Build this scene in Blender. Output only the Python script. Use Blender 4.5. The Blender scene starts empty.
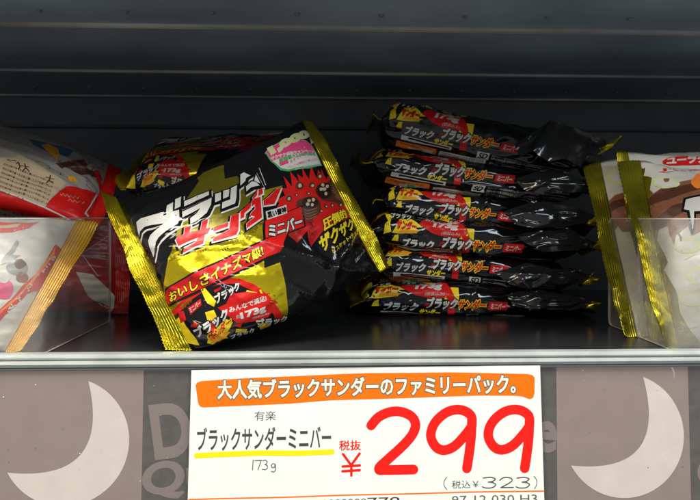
import bpy, bmesh, math, random
import numpy as np
from mathutils import Vector, Matrix, noise
from mathutils.geometry import delaunay_2d_cdt

random.seed(4)
scene = bpy.context.scene
COL = scene.collection

# ------------------------------------------------------------------ camera
EYE_Z = 0.097            # the camera stands 97 mm above the shelf deck
FPX, CX, CY = 650.0, 350.0, 217.0
YAW, ROLL = math.radians(-2.2), math.radians(0.12)
CAM_ROT = Matrix.Rotation(YAW, 3, 'Z') @ Matrix.Rotation(math.radians(90), 3, 'X') @ Matrix.Rotation(ROLL, 3, 'Z')
EYE = Vector((0.0, 0.0, EYE_Z))


def at(px, py, Y):
    """world point on the plane at distance Y seen at (px, py) of the photograph"""
    d = CAM_ROT @ Vector(((px - CX) / FPX, -(py - CY) / FPX, -1.0))
    return EYE + d * (Y / d.y)


def at_z(px, py, z):
    d = CAM_ROT @ Vector(((px - CX) / FPX, -(py - CY) / FPX, -1.0))
    return EYE + d * ((z - EYE_Z) / d.z)


def project(P):
    q = (np.asarray(P, float) - np.array(EYE)) @ np.array(CAM_ROT)
    return np.stack([CX + FPX * q[..., 0] / -q[..., 2], CY - FPX * q[..., 1] / -q[..., 2]], -1)


# --------------------------------------------------------------- materials
MATS = {}


def make_mat(name, col, rough=0.4, metal=0.0, coat=0.0, bump=0.0, bscale=60.0, var=0.0, vscale=30.0,
             spec=0.5, sheet=None, col2=None):
    m = bpy.data.materials.new(name)
    m.use_nodes = True
    nt = m.node_tree
    N, Lk = nt.nodes, nt.links
    b = N['Principled BSDF']
    b.inputs['Base Color'].default_value = (*col, 1)
    b.inputs['Roughness'].default_value = rough
    b.inputs['Metallic'].default_value = metal
    b.inputs['Specular IOR Level'].default_value = spec
    if coat:
        b.inputs['Coat Weight'].default_value = coat
        b.inputs['Coat Roughness'].default_value = 0.12
    tc = N.new('ShaderNodeTexCoord')
    if var or col2:
        n = N.new('ShaderNodeTexNoise')
        n.inputs['Scale'].default_value = vscale
        n.inputs['Detail'].default_value = 5
        Lk.new(tc.outputs['Object'], n.inputs['Vector'])
        r = N.new('ShaderNodeValToRGB')
        a = col2 or tuple(c * (1 - var) for c in col)
        z = col if col2 else tuple(min(1, c * (1 + var)) for c in col)
        r.color_ramp.elements[0].position, r.color_ramp.elements[1].position = 0.3, 0.7
        r.color_ramp.elements[0].color = (*a, 1)
        r.color_ramp.elements[1].color = (*z, 1)
        Lk.new(n.outputs['Fac'], r.inputs['Fac'])
        Lk.new(r.outputs['Color'], b.inputs['Base Color'])
    if bump:
        n2 = N.new('ShaderNodeTexNoise')
        n2.inputs['Scale'].default_value = bscale
        n2.inputs['Detail'].default_value = 3
        n2.inputs['Distortion'].default_value = 0.6
        Lk.new(tc.outputs['Object'], n2.inputs['Vector'])
        bp = N.new('ShaderNodeBump')
        bp.inputs['Strength'].default_value = bump
        bp.inputs['Distance'].default_value = 0.002
        Lk.new(n2.outputs['Fac'], bp.inputs['Height'])
        Lk.new(bp.outputs['Normal'], b.inputs['Normal'])
    MATS[name] = m
    return m


def film(name, col, rough=0.22, metal=0.0, bump=0.25, spec=0.5, **k):
    return make_mat(name, col, rough, metal, bump=bump, bscale=70, spec=spec, **k)


film('black_film', (0.006, 0.006, 0.007), 0.09, bump=0.06, spec=0.55)
film('gold', (0.43, 0.355, 0.012), 0.20, metal=0.85, var=0.35, vscale=40)
film('gold_dim', (0.30, 0.265, 0.014), 0.22, metal=0.8, var=0.45, vscale=30)
film('film_grey', (0.011, 0.0115, 0.012), 0.14, bump=0.1, spec=0.7)
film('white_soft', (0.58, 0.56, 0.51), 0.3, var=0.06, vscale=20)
film('gold_foil', (0.74, 0.58, 0.015), 0.26, metal=0.8, bump=0.2, var=0.2, vscale=25)
film('olive', (0.20, 0.17, 0.012), 0.30, metal=0.5)
film('white', (0.62, 0.61, 0.57), 0.30, spec=0.28)
film('red', (0.60, 0.012, 0.010), 0.30, spec=0.28)
film('dark_red', (0.33, 0.012, 0.012), 0.30, spec=0.28)
film('yellow', (0.88, 0.66, 0.02), 0.30, spec=0.28)
film('amber', (0.82, 0.36, 0.02), 0.30, spec=0.28)
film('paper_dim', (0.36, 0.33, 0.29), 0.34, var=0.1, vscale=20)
film('cream', (0.52, 0.41, 0.27), 0.30, spec=0.28)
film('cocoa', (0.085, 0.028, 0.014), 0.35)
film('dark_cocoa', (0.025, 0.009, 0.006), 0.35)
film('milk_cocoa', (0.24, 0.09, 0.05), 0.35)
film('pink', (0.72, 0.06, 0.20), 0.30, spec=0.28)
film('green', (0.06, 0.36, 0.12), 0.30, spec=0.28)
film('pale_green', (0.62, 0.66, 0.28), 0.30, spec=0.28)
film('blue', (0.05, 0.12, 0.22), 0.3)
film('grey', (0.25, 0.25, 0.25), 0.3)
film('orange', (0.85, 0.22, 0.03), 0.30, spec=0.28)
film('brown_ink', (0.10, 0.03, 0.02), 0.35)

# card and rail
make_mat('card_white', (0.80, 0.82, 0.76), 0.5, spec=0.3, var=0.02, vscale=25, bump=0.03, bscale=120)
make_mat('card_orange', (0.86, 0.16, 0.003), 0.5, spec=0.2)
make_mat('card_red', (0.82, 0.012, 0.008), 0.5, spec=0.2)
make_mat('card_ink', (0.05, 0.05, 0.055), 0.5)
make_mat('card_grey', (0.10, 0.10, 0.10), 0.5)
make_mat('card_yellow', (0.85, 0.72, 0.006), 0.5, spec=0.2)
make_mat('card_outline', (0.15, 0.125, 0.085), 0.5)
make_mat('card_pale', (0.82, 0.84, 0.68), 0.5, spec=0.2)

# ------------------------------------------------------------ flat artwork


def expand(poly, d):
    """outline of a polygon grown by d (mitred, limited)"""
    n = len(poly)
    area = sum(poly[i][0] * poly[(i + 1) % n][1] - poly[(i + 1) % n][0] * poly[i][1] for i in range(n))
    sg = 1 if area > 0 else -1
    out = []
    for i in range(n):
        p0, p1, p2 = (Vector(poly[i - 1]), Vector(poly[i]), Vector(poly[(i + 1) % n]))
        a, b = (p1 - p0), (p2 - p1)
        if a.length < 1e-9 or b.length < 1e-9:
            continue
        a.normalize(); b.normalize()
        na, nb = Vector((a.y, -a.x)) * sg, Vector((b.y, -b.x)) * sg
        m = na + nb
        if m.length < 1e-4:
            m = na
        m.normalize()
        k = d / max(0.55, m.dot(na))
        out.append((p1.x + m.x * k, p1.y + m.y * k))
    return out


def curve_pts(pts, n=8, closed=False):
    """Catmull-Rom through the points"""
    P = [Vector(p) for p in pts]
    out = []
    m = len(P)
    for i in range(m if closed else m - 1):
        if closed:
            a, b, c, d = P[i - 1], P[i], P[(i + 1) % m], P[(i + 2) % m]
        else:
            a, b, c, d = P[max(i - 1, 0)], P[i], P[i + 1], P[min(i + 2, m - 1)]
        for k in range(n):
            t = k / n
            out.append(tuple(0.5 * ((2 * b) + (c - a) * t + (2 * a - 5 * b + 4 * c - d) * t * t + (3 * b - a - 3 * c + d) * t ** 3)))
    if not closed:
        out.append(tuple(P[-1]))
    return out


def stroke_polys(pts, w, cap=True):
    """a thick line as quads and discs, to be united"""
    out = []
    r = w / 2
    for a, b in zip(pts[:-1], pts[1:]):
        a, b = Vector(a), Vector(b)
        d = b - a
        if d.length < 1e-9:
            continue
        d.normalize()
        nn = Vector((-d.y, d.x)) * r
        out.append([tuple(a - nn), tuple(b - nn), tuple(b + nn), tuple(a + nn)])
    for i, p in enumerate(pts):
        if cap or 0 < i < len(pts) - 1:
            out.append([(p[0] + r * math.cos(t * math.pi / 6), p[1] + r * math.sin(t * math.pi / 6)) for t in range(12)])
    return out


def unite(polys):
    """(verts, tris) of the union of simple polygons"""
    V, F = [], []
    for p in polys:
        a = sum(p[i][0] * p[(i + 1) % len(p)][1] - p[(i + 1) % len(p)][0] * p[i][1] for i in range(len(p)))
        if a < 0:
            p = p[::-1]
        F.append(list(range(len(V), len(V) + len(p))))
        V += [Vector((q[0], q[1])) for q in p]
    r = delaunay_2d_cdt(V, [], F, 0, 1e-6)
    return [tuple(v) for v in r[0]], [tuple(f) for f, src in zip(r[2], r[5]) if len(src)]


_txt_cache = {}


def text_mesh(body, bold=0.0, shear=0.0):
    """flat triangles of a line of lettering; bold widens every stroke evenly"""
    key0 = (body, bold, shear)
    if key0 in _txt_cache:
        return _txt_cache[key0]
    if bold:
        V, F = text_mesh(body, 0.0, shear)
        count = {}
        for t in F:
            for i in range(3):
                e = (t[i], t[(i + 1) % 3])
                k = (min(e), max(e))
                count[k] = count.get(k, 0) + 1
        # a mitred rim round every glyph; it slopes down a hair so that rims that meet never share a plane
        nxt, prv = {}, {}
        for t in F:
            for i in range(3):
                e = (t[i], t[(i + 1) % 3])
                if count[(min(e), max(e))] == 1:
                    nxt.setdefault(e[0], []).append(e[1]); prv.setdefault(e[1], []).append(e[0])
        V2, F2 = [(p[0], p[1], 0.0) for p in V], list(F)
        outer = {}

        def rim(a, b, at_start):
            """offset point of edge a-b at its start or end, mitred with its only neighbour"""
            v = a if at_start else b
            d = Vector(V[b]) - Vector(V[a])
            d = d.normalized() if d.length > 1e-9 else Vector((1, 0))
            n = Vector((d.y, -d.x))
            m = n
            if len(nxt.get(v, ())) == 1 and len(prv.get(v, ())) == 1:
                o = (Vector(V[v]) - Vector(V[prv[v][0]])) if at_start else (Vector(V[nxt[v][0]]) - Vector(V[v]))
                if o.length > 1e-9:
                    o.normalize()
                    mm = n + Vector((o.y, -o.x))
                    if mm.length > 0.3:
                        mm.normalize()
                        m = mm / max(0.6, mm.dot(n))
                key = v
            else:
                key = (v, a, b)
            if key not in outer:
                outer[key] = len(V2)
                V2.append((V[v][0] + m.x * bold, V[v][1] + m.y * bold, -1.0))
            return outer[key]
        for a, lst in nxt.items():
            for b in lst:
                p, q = rim(a, b, True), rim(a, b, False)
                F2 += [(a, p, q), (a, q, b)]
        _txt_cache[key0] = (V2, F2)
        return V2, F2
    c = bpy.data.curves.new('lettering', 'FONT')
    c.body = body
    c.size = 1
    c.resolution_u = 6 if body.isascii() and len(body) < 8 else 2
    c.shear = shear
    o = bpy.data.objects.new('lettering', c)
    COL.objects.link(o)
    bpy.context.view_layer.update()
    ev = o.evaluated_get(bpy.context.evaluated_depsgraph_get())
    me = ev.to_mesh()
    # weld coincident points so that the rim of each glyph can be found
    idx, V, mp = {}, [], []
    for v in me.vertices:
        k = (round(v.co.x, 5), round(v.co.y, 5))
        if k not in idx:
            idx[k] = len(V); V.append((v.co.x, v.co.y))
        mp.append(idx[k])
    me.calc_loop_triangles()
    F = [tuple(mp[i] for i in t.vertices) for t in me.loop_triangles]
    F = [t for t in F if len(set(t)) == 3]
    F = [t if (V[t[1]][0] - V[t[0]][0]) * (V[t[2]][1] - V[t[0]][1]) - (V[t[1]][1] - V[t[0]][1]) * (V[t[2]][0] - V[t[0]][0]) > 0 else t[::-1] for t in F]
    ev.to_mesh_clear()
    bpy.data.objects.remove(o)
    bpy.data.curves.remove(c)
    _txt_cache[key0] = (V, F)
    return V, F


def text_in_quad(body, quad, bold=0.0, shear=0.0, ref=0.0):
    """lettering stretched so that its ink (at boldness ref) fills the quad TL, TR, BR, BL"""
    V, F = text_mesh(body, bold, shear)
    R, _ = text_mesh(body, ref, shear)
    x0, x1 = min(p[0] for p in R), max(p[0] for p in R)
    y0, y1 = min(p[1] for p in R), max(p[1] for p in R)
    tl, tr, br, bl = [Vector(q) for q in quad]
    out = []
    for p in V:
        u, v = (p[0] - x0) / (x1 - x0), (p[1] - y0) / (y1 - y0)
        q = (bl * (1 - u) + br * u) * (1 - v) + (tl * (1 - u) + tr * u) * v
        out.append((q.x, q.y, p[2] if len(p) > 2 else 0.0))
    return out, F


def art_items(items):
    """expand an art list into (layer, material, verts, tris).
    P polygon | E polygons grown by d | S stroke | T text | C smooth closed blob"""
    for it in items:
        k, layer, mat = it[0], it[1], it[2]
        if k == 'P':
            V, F = unite([it[3]])
        elif k == 'C':
            V, F = unite([curve_pts(it[3], 4, True)])
        elif k == 'E':
            V, F = unite([expand(p, it[4]) for p in it[3]])
        elif k == 'S':
            V, F = unite(stroke_polys(it[3], it[4]))
        elif k == 'T':
            V, F = text_in_quad(it[3], it[4], it[5] if len(it) > 5 else 0, it[6] if len(it) > 6 else 0, it[7] if len(it) > 7 else 0)
        yield layer, mat, V, F


def cut_art(items, xs, ys):
    """cut the artwork along the grid lines xs, ys; returns layer -> (V, F, mats)"""
    lay = {}
    for layer, mat, V, F in art_items(items):
        bm = bmesh.new()
        vs = [bm.verts.new((p[0], p[1], p[2] if len(p) > 2 else 0.0)) for p in V]
        for f in F:
            try:
                bm.faces.new([vs[i] for i in f])
            except ValueError:
                pass
        X = [p[0] for p in V]
        Y = [p[1] for p in V]
        for axis, lines, lo, hi in ((0, xs, min(X), max(X)), (1, ys, min(Y), max(Y))):
            for i, g in enumerate(lines):
                if not ((lo < g < hi) or (i == 0 and lo < g) or (i == len(lines) - 1 and hi > g)):
                    continue
                co, no = [0, 0, 0], [0, 0, 0]
                co[axis], no[axis] = g, 1
                bmesh.ops.bisect_plane(bm, geom=bm.verts[:] + bm.edges[:] + bm.faces[:], dist=1e-5, plane_co=co, plane_no=no,
                                       clear_inner=(i == 0), clear_outer=(i == len(lines) - 1))
        bmesh.ops.triangulate(bm, faces=bm.faces[:])
        bm.verts.index_update()
        VV, FF, MM = lay.setdefault(layer, ([], [], []))
        o = len(VV)
        VV += [(v.co.x, v.co.y, v.co.z) for v in bm.verts]
        FF += [[o + v.index for v in f.verts] for f in bm.faces]
        MM += [mat] * len(bm.faces)
        bm.free()
    return [(k, np.array(lay[k][0]).reshape(-1, 3), lay[k][1], lay[k][2]) for k in sorted(lay)]


def flat_thing(name, items, frame, unit, off=0.00012, extra=None):
    """one mesh of flat artwork: frame maps (x, y, lift) to the world"""
    V, F, M = [], [], []
    for layer, mat, v, f in art_items(items):
        b = len(V)
        V += [frame(p[0] * unit, p[1] * unit, layer * off + (p[2] * 0.00002 if len(p) > 2 else 0.0)) for p in v]
        F += [[b + i for i in t] for t in f]
        M += [mat] * len(f)
    return V, F, M


def link_mesh(name, V, F, M, parent=None, normals=None, smooth=True):
    me = bpy.data.meshes.new(name)
    me.from_pydata([tuple(v) for v in V], [], F)
    names = []
    for m in M:
        if m not in names:
            names.append(m)
    for m in names:
        me.materials.append(MATS[m])
    idx = {m: i for i, m in enumerate(names)}
    me.polygons.foreach_set('material_index', [idx[m] for m in M])
    me.polygons.foreach_set('use_smooth', [smooth] * len(F))
    me.update()
    if normals is not None:
        me.normals_split_custom_set_from_vertices([tuple(n) for n in normals])
    o = bpy.data.objects.new(name, me)
    COL.objects.link(o)
    o.parent = parent
    return o


def thing(name, label, cat, loc, group=None):
    o = bpy.data.objects.new(name, None)
    COL.objects.link(o)
    o.location = loc
    o.empty_display_size = 0.02
    o['label'] = label
    o['category'] = cat
    if group:
        o['group'] = group
    return o


def tag(o, label, cat, group=None):
    o['label'] = label
    o['category'] = cat
    if group:
        o['group'] = group
    return o


# -------------------------------------------------------------------- bags
BAG_L, BAG_W, SEAL = 0.215, 0.150, 0.013


def lagrange(P, t):
    """interpolate the rows P (n,...) at parameters t"""
    n = len(P)
    k = np.linspace(0, 1, n)
    t = np.asarray(t, float)
    B = []
    for i in range(n):
        b = np.ones_like(t)
        for j in range(n):
            if j != i:
                b = b * (t - k[j]) / (k[i] - k[j])
        B.append(b)
    return B


class Bag:
    """pillow bag: a tube flattened into a crimped seal at both ends, laid over a control net of
    3D points net[v][u] (v from the bottom fold to the top fold, u from the left to the right seal)"""

    def __init__(self, net, half, seed=0, L=BAG_L, W=BAG_W, seal=SEAL, nx=72, ns=108, wrinkle=1.0, taper=0.045,
                 folds=(), lump=1.0, power=2.3, xs=None):
        self.net = np.array([[tuple(p) for p in row] for row in net])
        self.L, self.W, self.seal, self.half, self.seed = L, W, seal, half, seed
        self.wr, self.taper, self.folds, self.lump, self.power = wrinkle, taper, folds, lump, power
        self.xs = np.linspace(seal, L - seal, nx + 1) if xs is None else xs
        self.ss = np.linspace(-W, W, 2 * (ns // 2) + 1)      # 0 = bottom fold, +-W = top fold; >0 front
        self.build()

    def surf(self, u, v):
        Bu, Bv = lagrange(self.net[0], u), lagrange(self.net, v)
        P = 0
        for i, bv in enumerate(Bv):
            for j, bu in enumerate(Bu):
                P = P + (bv * bu)[..., None] * self.net[i][j]
        return P

    def frame(self, u, v):
        e = 1e-3
        P = self.surf(u, v)
        du = self.surf(u + e, v) - self.surf(u - e, v)
        dv = self.surf(u, v + e) - self.surf(u, v - e)
        n = np.cross(du, dv)
        n /= np.linalg.norm(n, axis=-1, keepdims=True)
        return P, n

    def section(self, b):
        """(y, z, ny, nz) round the section for arc positions ss, half thickness b"""
        th = np.linspace(-math.pi, math.pi, 721)
        p = 2.0 / self.power
        c, s = np.cos(th), np.sin(th)
        yy = -np.sign(c) * np.abs(c) ** p
        zz = np.sign(s) * np.abs(s) ** p * b
        lo, hi = self.W * 0.3, self.W * 0.5
        for _ in range(18):
            a = (lo + hi) / 2
            per = np.hypot(np.diff(yy * a), np.diff(zz)).sum()
            if per > 2 * self.W:
                hi = a
            else:
                lo = a
        Y = yy * a
        ln = np.concatenate([[0], np.cumsum(np.hypot(np.diff(Y), np.diff(zz)))])
        ln = ln / ln[-1] * 2 * self.W - self.W
        y = np.interp(self.ss, ln, Y)
        z = np.interp(self.ss, ln, zz)
        return y, z

    def build(self):
        W, L = self.W, self.L
        nx, ns = len(self.xs), len(self.ss)
        y = np.zeros((nx, ns)); z = np.zeros((nx, ns))
        for i, x in enumerate(self.xs):
            d = min(x - self.seal, L - self.seal - x)
            t = min(1.0, max(d, 0) / self.taper)
            b = 0.0006 + self.half * (math.sin(t * math.pi / 2) ** 0.75)
            y[i], z[i] = self.section(b)
        # relief: creases running along the bag, fans of creases from the seals, lumps of the bars inside
        h = np.zeros((nx, ns))
        sd = self.seed * 17.3
        for i, x in enumerate(self.xs):
            d = min(x - self.seal, L - self.seal - x) * 1000
            env = 1 - math.exp(-d / 5.0)
            fan = math.exp(-d / 26.0)
            for j, s in enumerate(self.ss):
                X, S = x * 1000, s * 1000
                # the two ends of the arc are the same line (top fold)
                wrap = abs(S)
                side = 0.0 if S >= 0 else 40.0 * min(1, -S / 20) * min(1, (W * 1000 + S) / 20)
                q = noise.noise(Vector((X * 0.016 + sd, wrap * 0.055 + side, sd)))
                q2 = noise.noise(Vector((X * 0.035 - sd, wrap * 0.09 + side + 7, sd + 5)))
                r = max(0, 1 - abs(q) * 3.0) ** 2
                r2 = max(0, 1 - abs(q2) * 3.2) ** 2
                q3 = noise.noise(Vector((X * 0.02 + sd, wrap * 0.11 + side + 3, sd + 11)))
                r3 = max(0, 1 - abs(q3) * 3.4) ** 2
                f = noise.noise(Vector((X * 0.012 + sd, wrap * 0.16 + side, sd - 3)))
                lump = noise.noise(Vector((X * 0.022 + sd + 9, wrap * 0.03 + side, sd)))
                h[i, j] = env * (self.wr * (1.0 * r + 0.6 * r2 + fan * (2.0 * r3 + 1.2 * f)) + self.lump * 2.6 * lump) * 0.001
                for (ax, ay, bx, by, amp, wid) in self.folds:
                    if S < -25:
                        continue
                    dx, dy = bx - ax, by - ay
                    tt = ((X - ax) * dx + (S - ay) * dy) / (dx * dx + dy * dy)
                    tc = min(1, max(0, tt))
                    dd = math.hypot(X - ax - dx * tc, S - ay - dy * tc)
                    h[i, j] += env * amp * 0.001 * math.exp(-dd / wid) * (1 - 0.6 * abs(2 * tc - 1))
        # move along the section normal
        ty = np.gradient(y, axis=1); tz = np.gradient(z, axis=1)
        ln = np.hypot(ty, tz) + 1e-12
        ny, nz = -tz / ln, ty / ln
        ny[:, 0] = ny[:, -1] = 1; nz[:, 0] = nz[:, -1] = 0
        y = y + ny * h; z = z + nz * h
        y[:, -1] = y[:, 0]; z[:, -1] = z[:, 0]
        u = (self.xs / L)[:, None] * np.ones((1, ns))
        P, n = self.frame(u, y / W + 0.5)
        self.P = P + n * z[..., None]
        du = np.gradient(self.P, axis=0); dv = np.gradient(self.P, axis=1)
        dv[:, 0] = dv[:, -1] = self.P[:, 1] - self.P[:, -2]
        N = np.cross(du, dv)
        N /= np.linalg.norm(N, axis=-1, keepdims=True) + 1e-12
        self.N = N

    def locate(self, pts):
        i = np.clip(np.searchsorted(self.xs, pts[:, 0], side='right') - 1, 0, len(self.xs) - 2)
        j = np.clip(np.searchsorted(self.ss, pts[:, 1], side='right') - 1, 0, len(self.ss) - 2)
        a = ((pts[:, 0] - self.xs[i]) / (self.xs[i + 1] - self.xs[i]))[:, None]
        b = ((pts[:, 1] - self.ss[j]) / (self.ss[j + 1] - self.ss[j]))[:, None]

        def ev(A):
            return (A[i, j] * (1 - a) * (1 - b) + A[i + 1, j] * a * (1 - b) + A[i, j + 1] * (1 - a) * b + A[i + 1, j + 1] * a * b)
        n = ev(self.N)
        return ev(self.P), n / (np.linalg.norm(n, axis=1, keepdims=True) + 1e-12)

    def body(self, name, parent, art=None, base='black_film', step=0.00010):
        nx, ns = len(self.xs), len(self.ss)
        V = [tuple(p) for p in self.P[:, :-1].reshape(-1, 3)]
        Nn = [tuple(p) for p in self.N[:, :-1].reshape(-1, 3)]
        m = ns - 1
        F, M = [], []
        for i in range(nx - 1):
            for j in range(m):
                k = (j + 1) % m
                F.append([i * m + j, (i + 1) * m + j, (i + 1) * m + k, i * m + k])
                M.append(base)
        for layer, v, f, mm in (art or []):
            if len(v) == 0:
                continue
            P, n = self.locate(v[:, :2] * 0.001)
            P = P + n * (step * (layer + 1) + v[:, 2:3] * 0.00003)
            b = len(V)
            V += [tuple(p) for p in P]
            Nn += [tuple(p) for p in n]
            T = np.array(f)
            flip = np.einsum('ij,ij->i', np.cross(P[T[:, 1]] - P[T[:, 0]], P[T[:, 2]] - P[T[:, 0]]), n[T[:, 0]]) < 0
            T[flip] = T[flip][:, ::-1]
            F += (T + b).tolist()
            M += mm
        inv = parent.matrix_basis.inverted() if parent else Matrix()
        V = [tuple(inv @ Vector(p)) for p in V]
        return link_mesh(name, V, F, M, parent, Nn)

    def seal_strip(self, name, parent, right, mat='gold_foil', curl=0.004, seed=1.0, ridges=8, teeth=46, flare=0.0):
        """crimped end seal with a saw-tooth edge"""
        W, L, ws = self.W, self.L, self.seal
        nc, nr = ridges * 4, teeth * 2
        U, Vv, Zz = [], [], []
        for i in range(nc + 1):
            for j in range(nr + 1):
                t = i / nc                                   # 0 at the outer edge
                v = j / nr
                tooth = (0.0009 if j % 2 else 0.0) * max(0, 1 - 4 * t)
                x = t * ws + tooth
                if right:
                    x = L - x
                wob = noise.noise(Vector((v * 3.2 + seed, seed * 3, t * 0.8)))
                wob2 = noise.noise(Vector((v * 9.0 - seed, seed * 5, t * 1.2)))
                wob3 = noise.noise(Vector((v * 22.0 - seed, seed * 5, t * 2.2)))
                U.append(x / L); Vv.append(v)
                Zz.append(0.0007 * math.sin(t * ridges * 2 * math.pi) * (0.7 + 0.6 * wob2) + curl * (1 - t) ** 1.5 * wob * 2
                          + 0.0026 * (1 - t) * wob2 + 0.0004 * wob3 + flare * (1 - t) ** 2)
        P, n = self.frame(np.array(U), np.array(Vv))
        V = P + n * np.array(Zz)[:, None]
        inv = parent.matrix_basis.inverted()
        A = np.array(V).reshape(nc + 1, nr + 1, 3)
        du = np.gradient(A, axis=0); dv = np.gradient(A, axis=1)
        nn = np.cross(du, dv); nn /= np.linalg.norm(nn, axis=-1, keepdims=True) + 1e-12
        top = A + nn * 0.0002; bot = A - nn * 0.0002
        VV = np.concatenate([top.reshape(-1, 3), bot.reshape(-1, 3)])
        F = []
        o = (nc + 1) * (nr + 1)
        for i in range(nc):
            for j in range(nr):
                a, b, c, d = i * (nr + 1) + j, (i + 1) * (nr + 1) + j, (i + 1) * (nr + 1) + j + 1, i * (nr + 1) + j + 1
                F.append([a, b, c, d]); F.append([o + d, o + c, o + b, o + a])
        for j in range(nr):
            for i in (0, nc):
                a, b = i * (nr + 1) + j, i * (nr + 1) + j + 1
                F.append([a, b, o + b, o + a])
        for i in range(nc):
            for j in (0, nr):
                a, b = i * (nr + 1) + j, (i + 1) * (nr + 1) + j
                F.append([a, b, o + b, o + a])
        VV = [tuple(inv @ Vector(p)) for p in VV]
        return link_mesh(name, VV, F, [mat] * len(F), parent)
# the big bag propped up in front, leaning back over the pile
MAIN_NET = [
    [at(167, 349, 0.478), at(268, 338, 0.490), at(338, 302, 0.525), at(392, 265, 0.552)],
    [at(134, 274, 0.496), at(212, 250, 0.500), at(286, 222, 0.535), at(357, 190, 0.572)],
    [at(101, 195, 0.530), at(172, 182, 0.545), at(246, 143, 0.572), at(318, 118, 0.600)],
]
MAIN_FOLDS = [
    # x0, y0, x1, y1 (mm on the film), height mm, width mm
    (96, 66, 150, 24, 4.2, 2.0), (150, 24, 198, 44, 4.6, 2.0), (150, 24, 128, 0, 3.0, 2.4), (120, 52, 152, 20, 2.0, 1.4), (160, 40, 150, 18, 2.4, 1.8),
    (40, 64, 66, 30, 2.8, 1.8), (48, 72, 100, 58, 3.0, 2.2), (60, 48, 98, 38, 2.6, 2.2), (134, 58, 140, 30, 2.4, 1.6), (36, 62, 52, 46, 2.0, 1.5),
    (22, 30, 44, 6, 3.2, 2.0), (70, 60, 92, 44, 2.0, 1.6), (170, 30, 200, 20, 3.0, 1.8), (20, 90, 40, 80, 2.5, 1.8), (18, 60, 34, 44, 2.5, 1.8),
    (18, 120, 46, 112, 1.6, 2.0), (110, 120, 190, 128, 1.2, 3.0), (104, 30, 128, 2, 2.4, 1.8), (150, 24, 178, 8, 3.4, 1.6), (128, 44, 146, 30, 2.2, 1.2), (20, 110, 60, 104, 1.6, 1.6), (18, 76, 42, 70, 2.2, 1.4),
    (19, 40, 40, 38, 2.4, 1.5), (17, 22, 36, 20, 2.6, 1.6), (198, 90, 170, 94, 1.4, 1.6), (198, 48, 172, 36, 2.8, 1.5),
]


def main_bag_shape():
    return Bag(MAIN_NET, 0.021, seed=3, nx=104, ns=150, seal=0.016, wrinkle=0.8, folds=MAIN_FOLDS, lump=0.55, power=2.2)
# the sweets of the neighbouring rows
LEFT_TOP_NET = [
    [at(-150, 165, 0.540), at(-25, 200, 0.555), at(100, 226, 0.575)],
    [at(-125, 125, 0.600), at(0, 165, 0.615), at(112, 198, 0.625)],
    [at(-100, 88, 0.660), at(12, 130, 0.675), at(122, 168, 0.680)],
]
LEFT_LOW_NET = [
    [at_z(-140, 314, 0.001), at_z(0, 314, 0.001), at_z(128, 314, 0.001)],
    [at(-140, 250, 0.640), at(0, 262, 0.650), at(130, 270, 0.660)],
    [at(-150, 168, 0.640), at(-10, 198, 0.655), at(124, 222, 0.670)],
]
LEFT_FRONT_NET = [
    [at(-190, 352, 0.462), at(-80, 352, 0.466), at(22, 352, 0.470)],
    [at(-170, 276, 0.480), at(-60, 290, 0.482), at(60, 290, 0.500)],
    [at(-150, 190, 0.510), at(-30, 208, 0.520), at(100, 222, 0.545)],
]
RIGHT_FRONT_NET = [
    [at(664, 350, 0.477), at(760, 352, 0.475), at(880, 352, 0.475)],
    [at(639, 255, 0.505), at(750, 258, 0.500), at(870, 262, 0.500)],
    [at(619, 160, 0.548), at(735, 165, 0.548), at(855, 172, 0.548)],
]
RIGHT_MID_NET = [
    [at(652, 343, 0.500), at(755, 343, 0.505), at(870, 340, 0.510)],
    [at(634, 250, 0.542), at(735, 252, 0.545), at(850, 258, 0.548)],
    [at(615, 152, 0.582), at(725, 154, 0.582), at(845, 162, 0.582)],
]
RIGHT_BACK_NET = [
    [at(620, 339, 0.517), at(740, 337, 0.540), at(850, 334, 0.550)],
    [at(602, 252, 0.560), at(715, 252, 0.575), at(830, 256, 0.580)],
    [at(583, 166, 0.605), at(700, 148, 0.612), at(820, 158, 0.612)],
]


def side_shapes():
    k = dict(nx=64, ns=96)
    return dict(
        left_top=Bag(LEFT_TOP_NET, 0.017, seed=11, wrinkle=1.2, lump=1.0, **k),
        left_low=Bag(LEFT_LOW_NET, 0.012, seed=12, wrinkle=1.5, lump=1.2, **k),
        left_front=Bag(LEFT_FRONT_NET, 0.018, seed=13, seal=0.019, wrinkle=1.3, lump=1.2, **k),
        right_front=Bag(RIGHT_FRONT_NET, 0.018, seed=14, seal=0.020, wrinkle=1.0, lump=0.8, **k),
        right_mid=Bag(RIGHT_MID_NET, 0.010, seed=15, wrinkle=0.5, lump=0.5, **k),
        right_back=Bag(RIGHT_BACK_NET, 0.010, seed=16, seal=0.016, wrinkle=1.0, lump=0.7, **k))
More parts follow.
